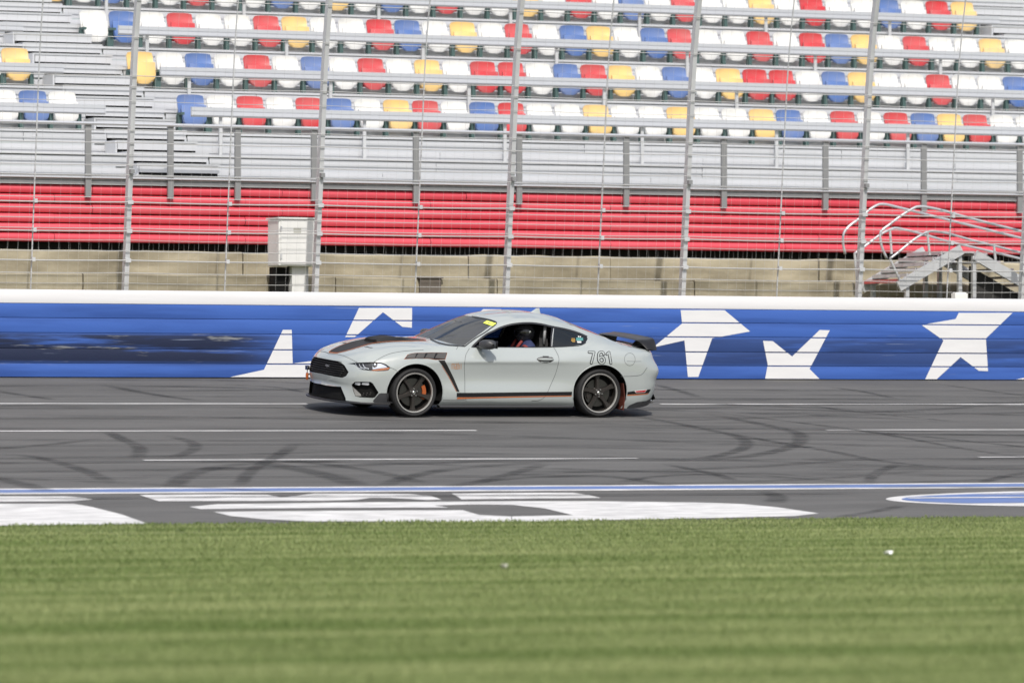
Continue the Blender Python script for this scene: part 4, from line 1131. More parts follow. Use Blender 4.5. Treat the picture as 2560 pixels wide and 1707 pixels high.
hoodp = opening([Z1(300,560),Z1(380,582),Z1(490,592),Z1(560,608),Z1(620,634),Z1(720,686),Z1(918,680),Z1(1000,630),Z1(1100,586),Z1(1200,564),Z1(1300,551),Z1(1500,520),Z1(1640,462),Z1(1700,400),Z1(1500,330),Z1(300,330)], lambda f: facing(f) and f.calc_center_median().x < 1.62 - U0 and f.calc_center_median().z > .72 and f.normal.z > .3)
BODY = bm_obj('body_shell', join_mirror(half), M['paint'])
hd = bm_obj('hood', join_mirror(hoodp), M['paint'])
M2 = Matrix.Scale(-1, 4, (0, 1, 0))
def pair(name, bm, m, parent=None, **k):
    o = bm_obj(name, bm, m, parent or car, **k); b2 = mirror_bm(bm); o2 = bm_obj(name, b2, m, parent or car, **k); return o, o2
pair('rear_valance', valance, M['carbon'])
dn, df = pair('door', door, M['paint'])
# grille, intakes
gr = bm_obj('grille', inset_copy(join_mirror(grille), .035), M['black_matte'], ang=20)
lw = bm_obj('lower_intake', inset_copy(join_mirror(lower), .05), M['black_matte'], ang=20)
for z_, nm in ((.30, 'intake_bar'), (.345, 'intake_bar')):
    b = MB(); b.tube([L(.10 + .5*vv*vv*(1 if abs(vv) < .3 else 1), vv, z_) for vv in np.linspace(-.5, .5, 15)], .006, 6); b.build(nm, M['black_satin'], lw, smooth=True)
# grille mesh of thin ribs
for k in range(7):
    z_ = .52 + .03*k; hw = .56 - abs(z_ - .60)*.9
    b = MB(); b.tube([L(.035 + .06*(z_-.5) + .26*max(0, abs(vv)-.1)**2, vv, z_) for vv in np.linspace(-hw, hw, 17)], .004, 5); b.build('grille_bar', M['black_satin'], gr, smooth=True)
fn, ff = pair('fog_recess', inset_copy(fog, .06), M['black_matte'], ang=20)
ln, lf = pair('headlight', inset_copy(lamp.copy(), .03), M['black_satin'], ang=20)
pair('headlight_lens', lamp, M['lens'], ang=60)
qn, qf = pair('quarter_window', quart, M['tint'])
for v in sidew.verts: v.co.y += .004
fg = bm_obj('passenger_window', mirror_bm(sidew), M['dark_glass'])
wn_ = bm_obj('windshield', join_mirror(glass_w), M['windshield']); rg_ = bm_obj('rear_window', join_mirror(glass_r), M['tint'])

# ---- decals laid on the body
def decal(name, poly, m, off=.0025, parent=car, grid=5.0, mirror=False, cond=None):
    xs = [p[0] for p in poly]; ys = [p[1] for p in poly]
    bm = bmesh.new(); f = bm.faces.new([bm.verts.new((x, y, 0)) for x, y in poly]); f.normal_update(); bmesh.ops.triangulate(bm, faces=[f])
    for lo, hi, no in ((min(xs), max(xs), (1,0,0)), (min(ys), max(ys), (0,1,0))):
        t = lo + grid
        while t < hi:
            bmesh.ops.bisect_plane(bm, geom=bm.verts[:] + bm.edges[:] + bm.faces[:], plane_co=(t*no[0], t*no[1], 0), plane_no=no); t += grid
    bad = []
    for v in bm.verts:
        h = on_body(v.co.x, v.co.y)
        if h[0] is None or (cond and not cond(h[0])): bad.append(v); continue
        nrm = h[1] if h[1].dot(lray(v.co.x, v.co.y)) < 0 else -h[1]
        v.co = h[0] + nrm * off
    if bad: bmesh.ops.delete(bm, geom=bad, context='VERTS')
    bm.normal_update()
    for f in bm.faces:
        if f.normal.dot(f.calc_center_median() - CAML) > 0: f.normal_flip()
    if mirror: bm_obj(name, mirror_bm(bm), m, parent, smooth=True, ang=60)
    return bm_obj(name, bm, m, parent, smooth=True, ang=60)
def stroke(name, pts, wpx, m, off=.0025, parent=car, mirror=False):
    """thin band along photo points, laid on the body"""
    P = spline2(pts, 8) if len(pts) > 2 else [tuple(np.array(pts[0])*(1-f) + np.array(pts[1])*f) for f in np.linspace(0, 1, max(2, int(math.dist(pts[0], pts[1])/4)))]
    bm = bmesh.new(); prev = None
    for i, p in enumerate(P):
        a = np.array(P[max(i-1, 0)]); b = np.array(P[min(i+1, len(P)-1)]); t = b - a; t = t/(np.linalg.norm(t) + 1e-9); n = np.array((-t[1], t[0]))
        row = []
        for s in (-1, 1):
            q = np.array(p) + n*s*wpx/2; h = on_body(*q)
            if h[0] is None: row = None; break
            nrm = h[1] if h[1].dot(lray(*q)) < 0 else -h[1]; row.append(bm.verts.new(h[0] + nrm*off))
        if prev and row: bm.faces.new((prev[0], prev[1], row[1], row[0]))
        prev = row
    bm.normal_update()
    for f in bm.faces:
        if f.normal.dot(f.calc_center_median() - CAML) > 0: f.normal_flip()
    if mirror: bm_obj(name, mirror_bm(bm), m, parent, smooth=True, ang=60)
    return bm_obj(name, bm, m, parent, smooth=True, ang=60)
def capsule(a, b, r, n=8):
    a = np.array(a); b = np.array(b); d = b - a; an = math.atan2(d[1], d[0]); out = []
    for k in range(n+1): t = an + math.pi/2 + math.pi*k/n; out.append(tuple(a + r*np.array((math.cos(t), math.sin(t)))))
    for k in range(n+1): t = an - math.pi/2 + math.pi*k/n; out.append(tuple(b + r*np.array((math.cos(t), math.sin(t)))))
    return out

# panel gaps
SW = 1.05
for pts in ([Z1(2040,520),Z1(2000,590),Z1(1984,680),Z1(1985,900),Z1(1992,1100),Z1(2000,1142)],
            [Z2(958,506),Z2(985,550),Z2(1010,600),Z2(1022,640),Z2(1012,710),Z2(985,810),Z2(925,950),Z2(890,1030),Z2(850,1095),Z2(790,1130),Z2(700,1139)],
            [Z1(1112,748),Z1(1160,770),Z1(1205,796)], [Z1(1726,1128),Z1(1820,1130),Z1(1985,1128)],
            [Z2(1750,850),Z2(1900,845),Z2(1990,830),Z2(2060,745)], [Z1(1905,500),Z1(1885,535)]):
    stroke('panel_gap', pts, SW, M['seam'], .0015, mirror=True)
for pts in ([Z1(400,587),Z1(490,593),Z1(560,609),Z1(620,635),Z1(720,687)], [Z1(918,680),Z1(1000,630),Z1(1100,586),Z1(1200,564),Z1(1300,551),Z1(1500,541)]):
    stroke('panel_gap', pts, SW, M['seam'], .0015, mirror=True)
cx, cyy = Z2(1855, 650)
stroke('fuel_door_gap', [(cx + 13.4*math.cos(a), cyy + 15.6*math.sin(a)) for a in np.linspace(0, 2*math.pi, 24)], .8, M['seam'], .0015)
stroke('panel_gap', [Z2(1820,672),Z2(1900,674),Z2(1990,674)], .8, M['seam'], .0012)
# lower stripes
def both(name, poly, m, off=.003, **k):
    return decal(name, poly, m, off, mirror=True, **k)
both('side_stripe', [Z1(1890,1043),Z1(2352,1043),Z2(0,1043),Z2(600,1036),Z2(1178,1030),Z2(1172,1072),Z2(600,1080),Z2(0,1092),Z1(2352,1093),Z1(1888,1092)], M['decal_black'])
both('side_pinstripe', [Z1(1900,1096),Z2(0,1096),Z2(600,1084),Z2(1172,1075),Z2(1170,1084),Z2(600,1095),Z2(0,1109),Z1(1886,1116)], M['orange'])
both('side_stripe', [Z2(1822,1034),Z2(1950,1014),Z2(2102,1000),Z2(2078,1046),Z2(1950,1056),Z2(1822,1063)], M['decal_black'])
both('side_pinstripe', [Z2(1822,1066),Z2(1950,1059),Z2(2076,1049),Z2(2065,1058),Z2(1950,1070),Z2(1822,1077)], M['orange'])
both('marker_trim', [Z2(1908,1018),Z2(2056,1002),Z2(2030,1040),Z2(1925,1043)], M['sticker_white'], .0055)
both('side_marker', [Z2(1916,1022),Z2(2048,1008),Z2(2026,1035),Z2(1928,1037)], M['red_lens'], .008)
# fender louvre
both('louvre_edge', [Z1(1270,648),Z1(1311,596),Z1(1348,582),Z1(1401,574.5),Z1(1600,570.5),Z1(1779,572),Z1(1755,653),Z1(1640,655.5),Z1(1560,642),Z1(1420,639)], M['orange'], .0025)
both('louvre_panel', [Z1(1276,644),Z1(1314,598),Z1(1350,584),Z1(1402,577),Z1(1600,573),Z1(1776,574),Z1(1752,650),Z1(1640,652),Z1(1560,639),Z1(1420,636)], M['decal_black'], .0045)
M['louvre'] = mat('louvre grey', (.07, .066, .064), .5, .1)
for x0, x1, s in ((1300,1395,0),(1408,1500,0),(1518,1618,0),(1636,1756,1)):
    both('louvre', [Z1(x0-14 if x0 == 1300 else x0-6,636),Z1(x0+30,590 if x0 == 1300 else 584),Z1(x1+22 if not s else x1+12,579),Z1(x1-4,640 if not s else 646)], M['louvre'], .008)
both('fender_stripe', [Z1(1672,662),Z1(1748,662),Z1(1780,720),Z1(1850,860),Z1(1922,1030),Z1(1892,1028),Z1(1800,850),Z1(1720,720)], M['decal_hood'], .003)
both('fender_pinstripe', [Z1(1716,722),Z1(1796,850),Z1(1890,1030),Z1(1885,1030),Z1(1792,852),Z1(1712,724)], M['orange'], .003)
# hood stripe
hs = [Z1(384,566),Z1(410,545),Z1(520,490),Z1(640,448),Z1(760,420),Z1(840,405),Z1(900,390),Z1(1240,388),Z1(1300,396),Z1(1420,408),Z1(1540,424),Z1(1380,432),Z1(1200,436),Z1(1000,446),Z1(900,460),Z1(780,492),Z1(650,532),Z1(560,556),Z1(488,572)]
hz = lambda p: p.x < 1.58 - U0
stroke('hood_pinstripe', [Z1(386,570),Z1(430,574),Z1(490,577)], 1.6, M['orange'], .0045)
stroke('hood_pinstripe', [Z1(490,577),Z1(560,560),Z1(650,536),Z1(780,496),Z1(900,464),Z1(1000,450),Z1(1200,440),Z1(1380,436),Z1(1530,428)], 1.0, M['orange'], .0045)
stroke('hood_pinstripe', [Z1(384,566),Z1(410,545),Z1(520,490),Z1(640,448)], .7, M['orange'], .0045)
decal('hood_stripe', hs, M['decal_hood'], .0042, cond=hz)
decal('hood_vent', [Z1(795,503),Z1(835,502),Z1(910,515),Z1(880,518)], M['black_satin'], .0025)
decal('hood_vent', [Z1(540,460),Z1(575,452),Z1(600,455),Z1(560,464)], M['black_satin'], .0025)
# glass borders
stroke('window_trim', [Z1(2075,498),Z1(2160,418),Z1(2260,346),Z2(230,328),Z2(330,280),Z2(440,246),Z2(560,228),Z2(680,224),Z2(800,236),Z2(935,266),Z2(1100,298),Z2(1250,342),Z2(1352,386)], 4.2, M['black_satin'], .004, mirror=True)
stroke('window_sill_trim', [Z1(2060,506),Z2(0,507),Z2(300,508),Z2(930,507),Z2(1150,498),Z2(1290,481),Z2(1340,455)], 1.6, M['black_satin'], .004, mirror=True)
stroke('pillar_trim', [Z2(948,268),Z2(935,390),Z2(928,506)], 6.0, M['black_gloss'], .006, mirror=True)
stroke('pillar_highlight', [Z2(958,290),Z2(942,400),Z2(935,500)], 1.4, M['galv'], .0075)
stroke('windshield_trim', [Z1(1578,412),Z1(1660,450),Z1(1780,480),Z1(1985,497)], 3.2, M['black_satin'], .004, mirror=False)
stroke('windshield_trim', [Z1(1985,497),Z1(2100,410),Z1(2270,300),Z2(285,216),Z2(240,196),Z2(120,168),Z2(0,148)], 2.6, M['black_satin'], .004)
# sticker on the windshield, stickers on the quarter window
decal('inspection_sticker', [Z2(130,226),Z2(176,197),Z2(286,230),Z2(240,262)], M['sticker_yellow'], .006)
decal('inspection_mark', [Z2(185,222),Z2(228,234),Z2(222,241),Z2(182,230)], M['galv_dark'], .009)
for (x0, x1, y0, y1, m) in ((1222,1306,398,404,'sticker_teal'),(1226,1304,408,416,'sticker_teal'),(1222,1306,420,428,'sticker_teal'),(1245,1258,376,390,'sticker_white'),(1264,1280,380,390,'sticker_white'),(1232,1284,436,442,'sticker_white'),(1236,1284,446,456,'sticker_white'),(1168,1208,404,410,'sticker_gold'),(1166,1214,418,424,'sticker_gold'),(1166,1212,430,436,'sticker_gold'),(1176,1210,442,447,'sticker_gold')):
    decal('window_sticker', [Z2(x0,y0),Z2(x1,y0+2),Z2(x1,y1+2),Z2(x0,y1)], M[m], .004, parent=qn)
# race number 761: outlined figures
NUM = [[(1376,566),(1434,570),(1402,692)],
       [(1549,592),(1540,572),(1514,566),(1493,580),(1485,618),(1490,664),(1506,688),(1535,692),(1553,676),(1552,644),(1534,624),(1508,626),(1492,642)],
       [(1586,590),(1610,570),(1632,696)]]
bmk = []
for rad, m, off in ((3.6, M['decal_black'], .002), (1.8, M['paint'], .005)):
    for dg in NUM:
        bm = bmesh.new()
        if len(dg) > 4: dg = spline2(dg, 3)
        fine = []
        for a, b in zip(dg[:-1], dg[1:]):
            n_ = max(1, int(math.dist(a, b) / 22)); fine += [(a[0]+(b[0]-a[0])*k/n_, a[1]+(b[1]-a[1])*k/n_) for k in range(n_)]
        fine.append(dg[-1])
        for a, b in zip(fine[:-1], fine[1:]):
            c = capsule(Z2(*a), Z2(*b), rad); vs = []
            o_ = off + (.00004 * len(bm.faces))
            for q in c:
                h = on_body(*q); nrm = h[1] if h[1].dot(lray(*q)) < 0 else -h[1]; vs.append(bm.verts.new(h[0] + nrm*o_))
            f = bm.faces.new(vs); f.normal_update()
            if f.normal.dot(f.calc_center_median() - CAML) > 0: f.normal_flip()
        bm_obj('number_figure' if rad > 2 else 'number_fill', bm, m, car, smooth=False)
# small lettering on the fender
for seg in ([(1832,765),(1832,702)],[(1832,702),(1862,702)],[(1862,702),(1862,765)],[(1847,702),(1847,765)],
            [(1871,702),(1887,702)],[(1887,702),(1887,765)],[(1887,765),(1871,765)],[(1871,765),(1871,735)],[(1871,735),(1887,735)],
            [(1905,702),(1895,702)],[(1895,702),(1895,765)],[(1895,765),(1905,765)],[(1911,690),(1911,765)],[(1911,716),(1923,716)],[(1923,716),(1923,765)],[(1941,698),(1941,764)]):
    stroke('fender_letter', [Z1(*seg[0]), Z1(*seg[1])], 1.15, M['bronze'], .002)

# ---- headlight internals
for x0 in (700, 742, 785):
    b = MB(); pts = [Z1(x0, 702), Z1(x0+10, 728), Z1(x0+34, 752), Z1(x0+72, 762)]
    P = []
    for q in spline2(pts, 5):
        h = on_body(*q); P.append(h[0] + lray(*q)*.018)
    b.tube(P, [.004 + .006*i/len(P) for i in range(len(P))], 6); b.build('light_bar', M['lamp_white'], ln, smooth=True)
h = on_body(*Z1(935, 722)); b = MB(); b.lathe([(.0, -.02), (.02, -.018), (.034, -.008), (.04, .004), (.036, .02)], 20, 'y', h[0] + lray(*Z1(935,722))*.03); o = b.build('projector', M['chrome'], ln, smooth=True)
decal('turn_signal', [Z1(880,778),Z1(960,764),Z1(1040,752),Z1(1108,742),Z1(1082,776),Z1(1030,782),Z1(960,786),Z1(900,784)], M['amber'], -.012, parent=ln)
decal('reflector', [Z1(898,700),Z1(1000,694),Z1(1060,722),Z1(1080,742),Z1(960,756),Z1(900,766)], M['lamp_white'], -.02, parent=ln)
# fog lamps and silver blade in the recess
for x0, x1 in ((690,752),(775,858)):
    decal('fog_lamp', [Z1(x0,926),Z1(x1-6,922),Z1(x1,948),Z1(x1-14,958),Z1(x0-8,948)], M['lamp_white'], -.02, parent=fn)
decal('intake_blade', [Z1(658,968),Z1(680,990),Z1(760,1062),Z1(765,1082),Z1(700,1082),Z1(672,1040)], M['rim_lip'], -.012, parent=fn)
for i in range(3):
    for j in range(2):
        x, y = 790 + 44*i - 8*j, 1052 + 22*j - 4*i; decal('honeycomb_cell', [Z1(x-10,y),Z1(x,y-6),Z1(x+9,y),Z1(x,y+6)], M['louvre'], -.03, parent=fn)
# pony-like emblem: small running shape on the grille
decal('grille_emblem', [Z1(322,712),Z1(336,700),Z1(342,694),Z1(348,704),Z1(362,712),Z1(380,706),Z1(366,722),Z1(372,744),Z1(360,730),Z1(350,728),Z1(346,748),Z1(340,726),Z1(330,718)], M['galv_dark'], -.025, parent=gr)

# ---- hood scoop
M['scoop'] = mat('scoop black', (.012, .012, .013), .6, 0, .25)
b = MB(); P = []
for i in range(13):
    f = i/12; u = .71 + .47*f; hh = .046*min(1, f*5 + .75)*(1 - max(0, (f-.40)/.60)**1.5) + .002; hw = .205 + .02*f
    row = []
    for k in range(17):
        s = k/16*2-1; vv = s*hw; base = BV.ray_cast(L(u, vv, 1.6), Vector((0,0,-1)))[0].z
        e = min(1, (1-abs(s))/.15); row.append(L(u, vv, base + .004 + hh*(e**.7)))
    P.append(row)
b.grid(P); sc = b.build('hood_scoop', M['scoop'], car, smooth=True, auto=40)
b = MB(); row = P[0]; lo = [Vector(p) for p in row]; lo = [Vector((p.x, p.y, BV.ray_cast(Vector((p.x, p.y, 1.6)), Vector((0,0,-1)))[0].z + .002)) for p in row]
b.grid([[p + Vector((-.001,0,0)) for p in row], [p + Vector((-.02,0,0)) for p in lo]]); b.build('scoop_mouth', M['black_matte'], sc)

# ---- splitter, corner pieces, sills, diffuser, underbody
b = MB(); pl = [(0,-.045),(.3,-.03),(.5,.02),(.66,.10),(.80,.24),(.90,.42),(.95,.60)]
PL = curve([(u, v, 0) for v, u in pl], 24); P = []
for u, v, _ in PL: P.append([L(u, v, .168), L(u - .004, v + .002, .178), L(u, v, .19), L(u + .16, v*.9, .205), L(.7, v*.85, .205), L(.7, v*.85, .165)])
Pm = [[Vector((q.x, -q.y, q.z)) for q in row] for row in P[::-1]][:-1]
b.grid(Pm + P, wrap=True); b.build('front_splitter', M['black_satin'], car, smooth=True, auto=35)
both('splitter_corner', [Z1(905,1135),Z1(975,1052),Z1(1000,1046),Z1(1084,1046),Z1(1084,1166),Z1(1000,1164),Z1(925,1160)], M['carbon'], .006)
for s in (1, -1):
    b = MB(); P = []
    for u in np.linspace(1.34, 3.30, 14):
        P.append([L(u, s*.80, .12), L(u, s*.885, .118), L(u, s*.905, .14), L(u, s*.885, .163), L(u, s*.80, .17)])
    b.grid(P, wrap=True); b.build('side_skirt', M['carbon'], car, smooth=True, auto=35)
b = MB(); P = []
for v in np.linspace(-.74, .74, 21): P.append([L(4.70 - .22*abs(v)**2.2, v, .30), L(4.73 - .22*abs(v)**2.2, v, .24), L(4.62 - .2*abs(v)**2, v, .165), L(4.2, v, .15)])
b.grid(P); b.build('rear_diffuser', M['carbon'], car, smooth=True, auto=50)
for s in (1, -1):
    for dv in (.52, .66):
        b = MB(); P = []
        for uu, rr in ((4.45, .036), (4.635, .037), (4.637, .032), (4.55, .03)):
            P.append([L(uu - .15*(dv-.5), s*dv + rr*math.cos(a), .205 + rr*math.sin(a)) for a in np.linspace(0, 2*math.pi, 16, endpoint=False)])
        b.grid(P, wrap=True); b.build('exhaust_tip', M['chrome'], car, smooth=True, auto=40)
b = MB(); b.grid([[L(u, v, .16) for v in (-.82, 0, .82)] for u in (.35, 1.4, 3.2, 4.4)]); b.build('underbody', M['black_matte'], car)
# arch liners and lips
for cu in (.96, 3.68):
    for s in (1, -1):
        b = MB(); P = []
        for k in range(29):
            a = R(-18 + 216*k/28); cu_, sw = math.cos(a), math.sin(a)
            P.append([L(cu + .405*cu_, s*.93, .335 + .381*sw), L(cu + .412*cu_, s*.90, .335 + .388*sw), L(cu + .412*cu_, s*.58, .335 + .388*sw), L(cu, s*.58, .36)])
        b.grid(P); b.build('arch_liner', M['black_matte'], car)
        b = MB(); P = []
        for k in range(33):
            a = R(-14 + 208*k/32); u = cu + .406*math.cos(a); ww = .335 + .382*math.sin(a)
            hh = BV.ray_cast(L(cu + .412*math.cos(a), 1.5, max(.2, .335 + .388*math.sin(a))), Vector((0,1,0)))
            vv = -hh[0].y if hh[0] is not None else .93
            P.append(L(u, s*(vv - .002), ww))
        b.tube(P, .007, 6); b.build('arch_lip', M['paint'] , car, smooth=True)
for sg in (1, -1):
    b = MB(); b.grid([[L(4.035, sg*.70, .46), L(4.035, sg*.925, .46)], [L(4.06, sg*.70, .28), L(4.06, sg*.935, .28)], [L(4.045, sg*.70, .10), L(4.045, sg*.945, .10)]])
    o = b.build('mud_flap', M['red_flap'], car); so = o.modifiers.new('t', 'SOLIDIFY'); so.thickness = .008

# ---- wing
b = MB(); P = []
for v in np.linspace(-.76, .76, 39):
    a = abs(v); drop = 0 if a < .60 else ((a-.60)/.16)**1.7
    zc = 1.035 - .03*a**2 - .115*drop; uc = 4.50 + .03*(a > .6)*drop; ch = .235 - .09*min(1, drop); ti = -.16 + .35*drop
    row = []
    for x, y in ((-.5,0),(-.42,.032),(-.2,.05),(.1,.05),(.35,.055),(.5,.085),(.5,.06),(.3,.012),(0,-.008),(-.3,-.012)):
        row.append(L(uc + x*ch - y*.3*ch, v, zc - .008 + y*ch*1.25 - x*ti*ch*.4))
    P.append(row)
b.grid(P, wrap=True); b.add(P[0], [tuple(range(10))]); b.add(P[-1], [tuple(range(10))])
wing = b.build('rear_wing', M['black_gloss'], car, smooth=True, auto=45)
for v in (-.42, .42, -.70, .70):
    b = MB(); P = []
    for f in (0, .5, 1):
        z0 = .885 if abs(v) > .6 else .91; z1 = .93 if abs(v) > .6 else 1.035
        P.append([L(4.40 + .09*f - .05*(1-f), v - .012, z0 + (z1-z0)*f), L(4.56 + .03*f, v - .012, z0 + (z1-z0)*f), L(4.56 + .03*f, v + .012, z0 + (z1-z0)*f), L(4.40 + .09*f - .05*(1-f), v + .012, z0 + (z1-z0)*f)])
    b.grid(P, wrap=True); b.build('wing_stay', M['black_gloss'], wing, smooth=True, auto=40)
b = MB(); P = []
for v in np.linspace(-.66, .66, 25): P.append([L(4.36, v, .945 - .02*abs(v)), L(4.46, v, .965 - .03*abs(v)), L(4.56, v, .945 - .03*abs(v)), L(4.56, v, .90)])
b.grid(P); b.build('deck_spoiler', M['black_gloss'], wing, smooth=True, auto=50)

# ---- antenna fin
b = MB(); P = []
for f, u0, u1, hw in ((0, 3.02, 3.20, .02), (.4, 3.07, 3.19, .014), (.8, 3.12, 3.185, .008), (1, 3.145, 3.185, .004)):
    z = 1.325 + .075*f; P.append([L(u0, 0, z), L((u0*.6+u1*.4), hw, z), L(u1, hw*.6, z), L(u1, -hw*.6, z), L((u0*.6+u1*.4), -hw, z)])
b.grid(P, wrap=True); b.add(P[-1], [(0,1,2,3,4)]); b.build('antenna_fin', M['paint'], car, smooth=True, auto=35)

# ---- mirrors, handles
for s in (1, -1):
    b = MB(); P = []
    for i in range(13):
        f = i/12*2-1; rr = max(.02, (1 - abs(f)**3.2))**.5; row = []
        for k in range(16):
            a = 2*math.pi*k/16; c_, s_ = math.cos(a), math.sin(a)
            e = .72; cu_ = abs(c_)**e*math.copysign(1, c_); su = abs(s_)**e*math.copysign(1, s_)
            row.append(L(1.965 + .082*cu_*rr + .03*f, s*(.985 + .115*f), .975 + .066*su*rr + .006*f))
        P.append(row)
    b.grid(P, wrap=True); mo = b.build('wing_mirror', M['carbon'], car, smooth=True, auto=60)
    b = MB(); P = []
    for i in range(7):
        f = i/6; P.append([L(1.93 + .05*math.cos(a), s*(.80 + .13*f), .935 + .018*math.sin(a) + .01*f) for a in np.linspace(0, 2*math.pi, 10, endpoint=False)])
    b.grid(P, wrap=True); b.build('mirror_stalk', M['black_satin'], mo, smooth=True, auto=60)
    b = MB(); b.grid([[L(2.055 + .03*f, s*(.985 + .1*f), .975 + .05*g) for g in (-1, 0, 1)] for f in (-.8, 0, .8)]); b.build('mirror_face', M['chrome'], mo)
decal('handle_recess', [Z2(x, y) for x, y in ((760,650),(775,632),(810,622),(880,620),(940,624),(962,642),(955,665),(930,682),(880,693),(830,690),(790,678))], M['louvre'], .0012, parent=dn)
b = MB(); h0 = on_body(*Z2(772, 647))[0]; h1 = on_body(*Z2(958, 650))[0]; P = []
for i in range(11):
    f = i/10; c = h0.lerp(h1, f) + Vector((0, -.012 - .016*math.sin(math.pi*f), 0)); rr = .019*max(.15, math.sin(math.pi*f))**.4
    P.append([c + Vector((0, -.5*rr*math.cos(a), rr*math.sin(a))) for a in np.linspace(0, 2*math.pi, 10, endpoint=False)])
b.grid(P, wrap=True); b.add(P[0], [tuple(range(10))]); b.add(P[-1], [tuple(range(10))]); b.build('door_handle', M['paint'], dn, smooth=True, auto=60)
decal('handle_gap', [Z2(820,624),Z2(892,624),Z2(892,638),Z2(822,637)], M['black_satin'], .031, parent=dn)

# ---- wheels
def wheel_parts():
    ty = MB(); hw = .130; r = .328
    ty.lathe([(.262,-hw+.012),(.275,-hw),(.298,-hw-.006),(.314,-hw+.004),(.324,-hw+.026),(r,-.06),(r,-.058),(r-.006,-.056),(r-.006,-.05),(r,-.048),(r,0),(r,.048),(r-.006,.05),(r-.006,.056),(r,.058),(.324,hw-.026),(.312,hw),(.262,hw-.012)], 72, 'y', close=True)
    lip = MB(); lip.lathe([(.266,-hw+.006),(.262,-hw-.004),(.250,-hw-.002),(.244,-hw+.016)], 72, 'y'); brl = MB(); brl.lathe([(.244,-hw+.016),(.243,-hw+.07),(.243,.10),(.262,.11)], 56, 'y')
    sp = MB()
    for k in range(5):
        a = 2*math.pi*k/5; P = []
        for rr, wd, y0 in ((.05,.040,-.085),(.09,.030,-.083),(.15,.026,-.082),(.20,.034,-.084),(.246,.055,-.088)):
            t = Vector((math.cos(a), 0, math.sin(a))); n = Vector((-math.sin(a), 0, math.cos(a)))
            c = t*rr
            P.append([c - n*wd + Vector((0,y0+.018,0)), c - n*wd*.62 + Vector((0,y0-.008,0)), c + n*wd*.62 + Vector((0,y0-.008,0)), c + n*wd + Vector((0,y0+.018,0)), c + Vector((0,y0+.04,0))])
        if k == 0: sp.grid(P, wrap=True)
    hub = MB(); hub.lathe([(0,-.108),(.022,-.108),(.028,-.104),(.034,-.098),(.062,-.094),(.07,-.08),(.072,-.04)], 28, 'y')
    cap = MB(); cap.lathe([(0,-.114),(.018,-.113),(.023,-.109),(.024,-.104)], 20, 'y')
    nuts = MB()
    for k in range(5):
        a = 2*math.pi*k/5 + .628
        if k == 0: nuts.lathe([(0,-.108),(.008,-.107),(.0095,-.10),(.0095,-.085)], 8, 'y', (.049*math.cos(a), 0, .049*math.sin(a)))
    dsc = MB(); dsc.lathe([(.08,-.045),(.185,-.045),(.186,-.03),(.08,-.03)], 48, 'y'); dsc.lathe([(0,-.055),(.075,-.055),(.08,-.04)], 32, 'y')
    back = MB(); back.lathe([(0,-.01),(.243,-.01)], 40, 'y')
    cal = MB(); P = []
    for k in range(11):
        a = R(-30 + 60*k/10); row = []
        for rr, y in ((.145,-.062),(.195,-.062),(.199,-.055),(.199,-.01),(.145,-.01),(.142,-.055)): row.append((rr*math.cos(a), y, rr*math.sin(a)))
        P.append(row)
    cal.grid(P, wrap=True); cal.add(P[0], [(0,1,2,3,4,5)]); cal.add(P[-1], [(0,1,2,3,4,5)])
    def fm(mb, nm, m, ang=35):
        me = mb.mesh(nm, m); bm = bmesh.new(); bm.from_mesh(me); bmesh.ops.recalc_face_normals(bm, faces=bm.faces[:]); bm.to_mesh(me); bm.free(); smooth_mesh(me, ang); return me
    return dict(tyre=fm(ty,'tyre',M['rubber']), rim=fm(lip,'rim',M['rim_lip']), spoke=fm(sp,'spoke',M['rim_dark']), hub=fm(hub,'hub',M['rim_dark']), cap=fm(cap,'center_cap',M['chrome']), nut=fm(nuts,'wheel_nut',M['chrome']), disc=fm(dsc,'brake_disc',M['disc']), brl=fm(brl,'rim_barrel',M['rim_dark']), back=fm(back,'hub_back',M['black_matte']), cal=fm(cal,'brake_caliper',M['orange_paint']), cal2=fm(cal,'brake_caliper',M['rim_dark']))
WP = wheel_parts()
for cu, vo in ((.96, .79), (3.68, .80)):
    for s in (1, -1):
        e = empty('wheel', L(cu, s*vo, .328)); e.parent = car
        if s < 0: e.rotation_euler = (0, 0, math.pi)
        for k in range(5):
            for nm, key in (('spoke','spoke'),('wheel_nut','nut')):
                o = link(nm, WP[key], e); o.rotation_euler = (0, 2*math.pi*k/5 + (.3 if cu < 2 else .85), 0)
        for nm, key in (('tyre','tyre'),('rim','rim'),('rim_barrel','brl'),('hub','hub'),('center_cap','cap'),('brake_disc','disc'),('hub_back','back'),('brake_caliper','cal')):
            o = link(nm, WP[key], e)
            if key == 'cal' and cu > 2: o.data = WP['cal2']
            if key == 'cal':
                o.rotation_euler = (0, 0 if cu < 2 else math.pi, 0)
                if s < 0: o.rotation_euler = (0, math.pi - o.rotation_euler[1], 0)
                if cu > 2: o.scale = (.85, 1, .85)


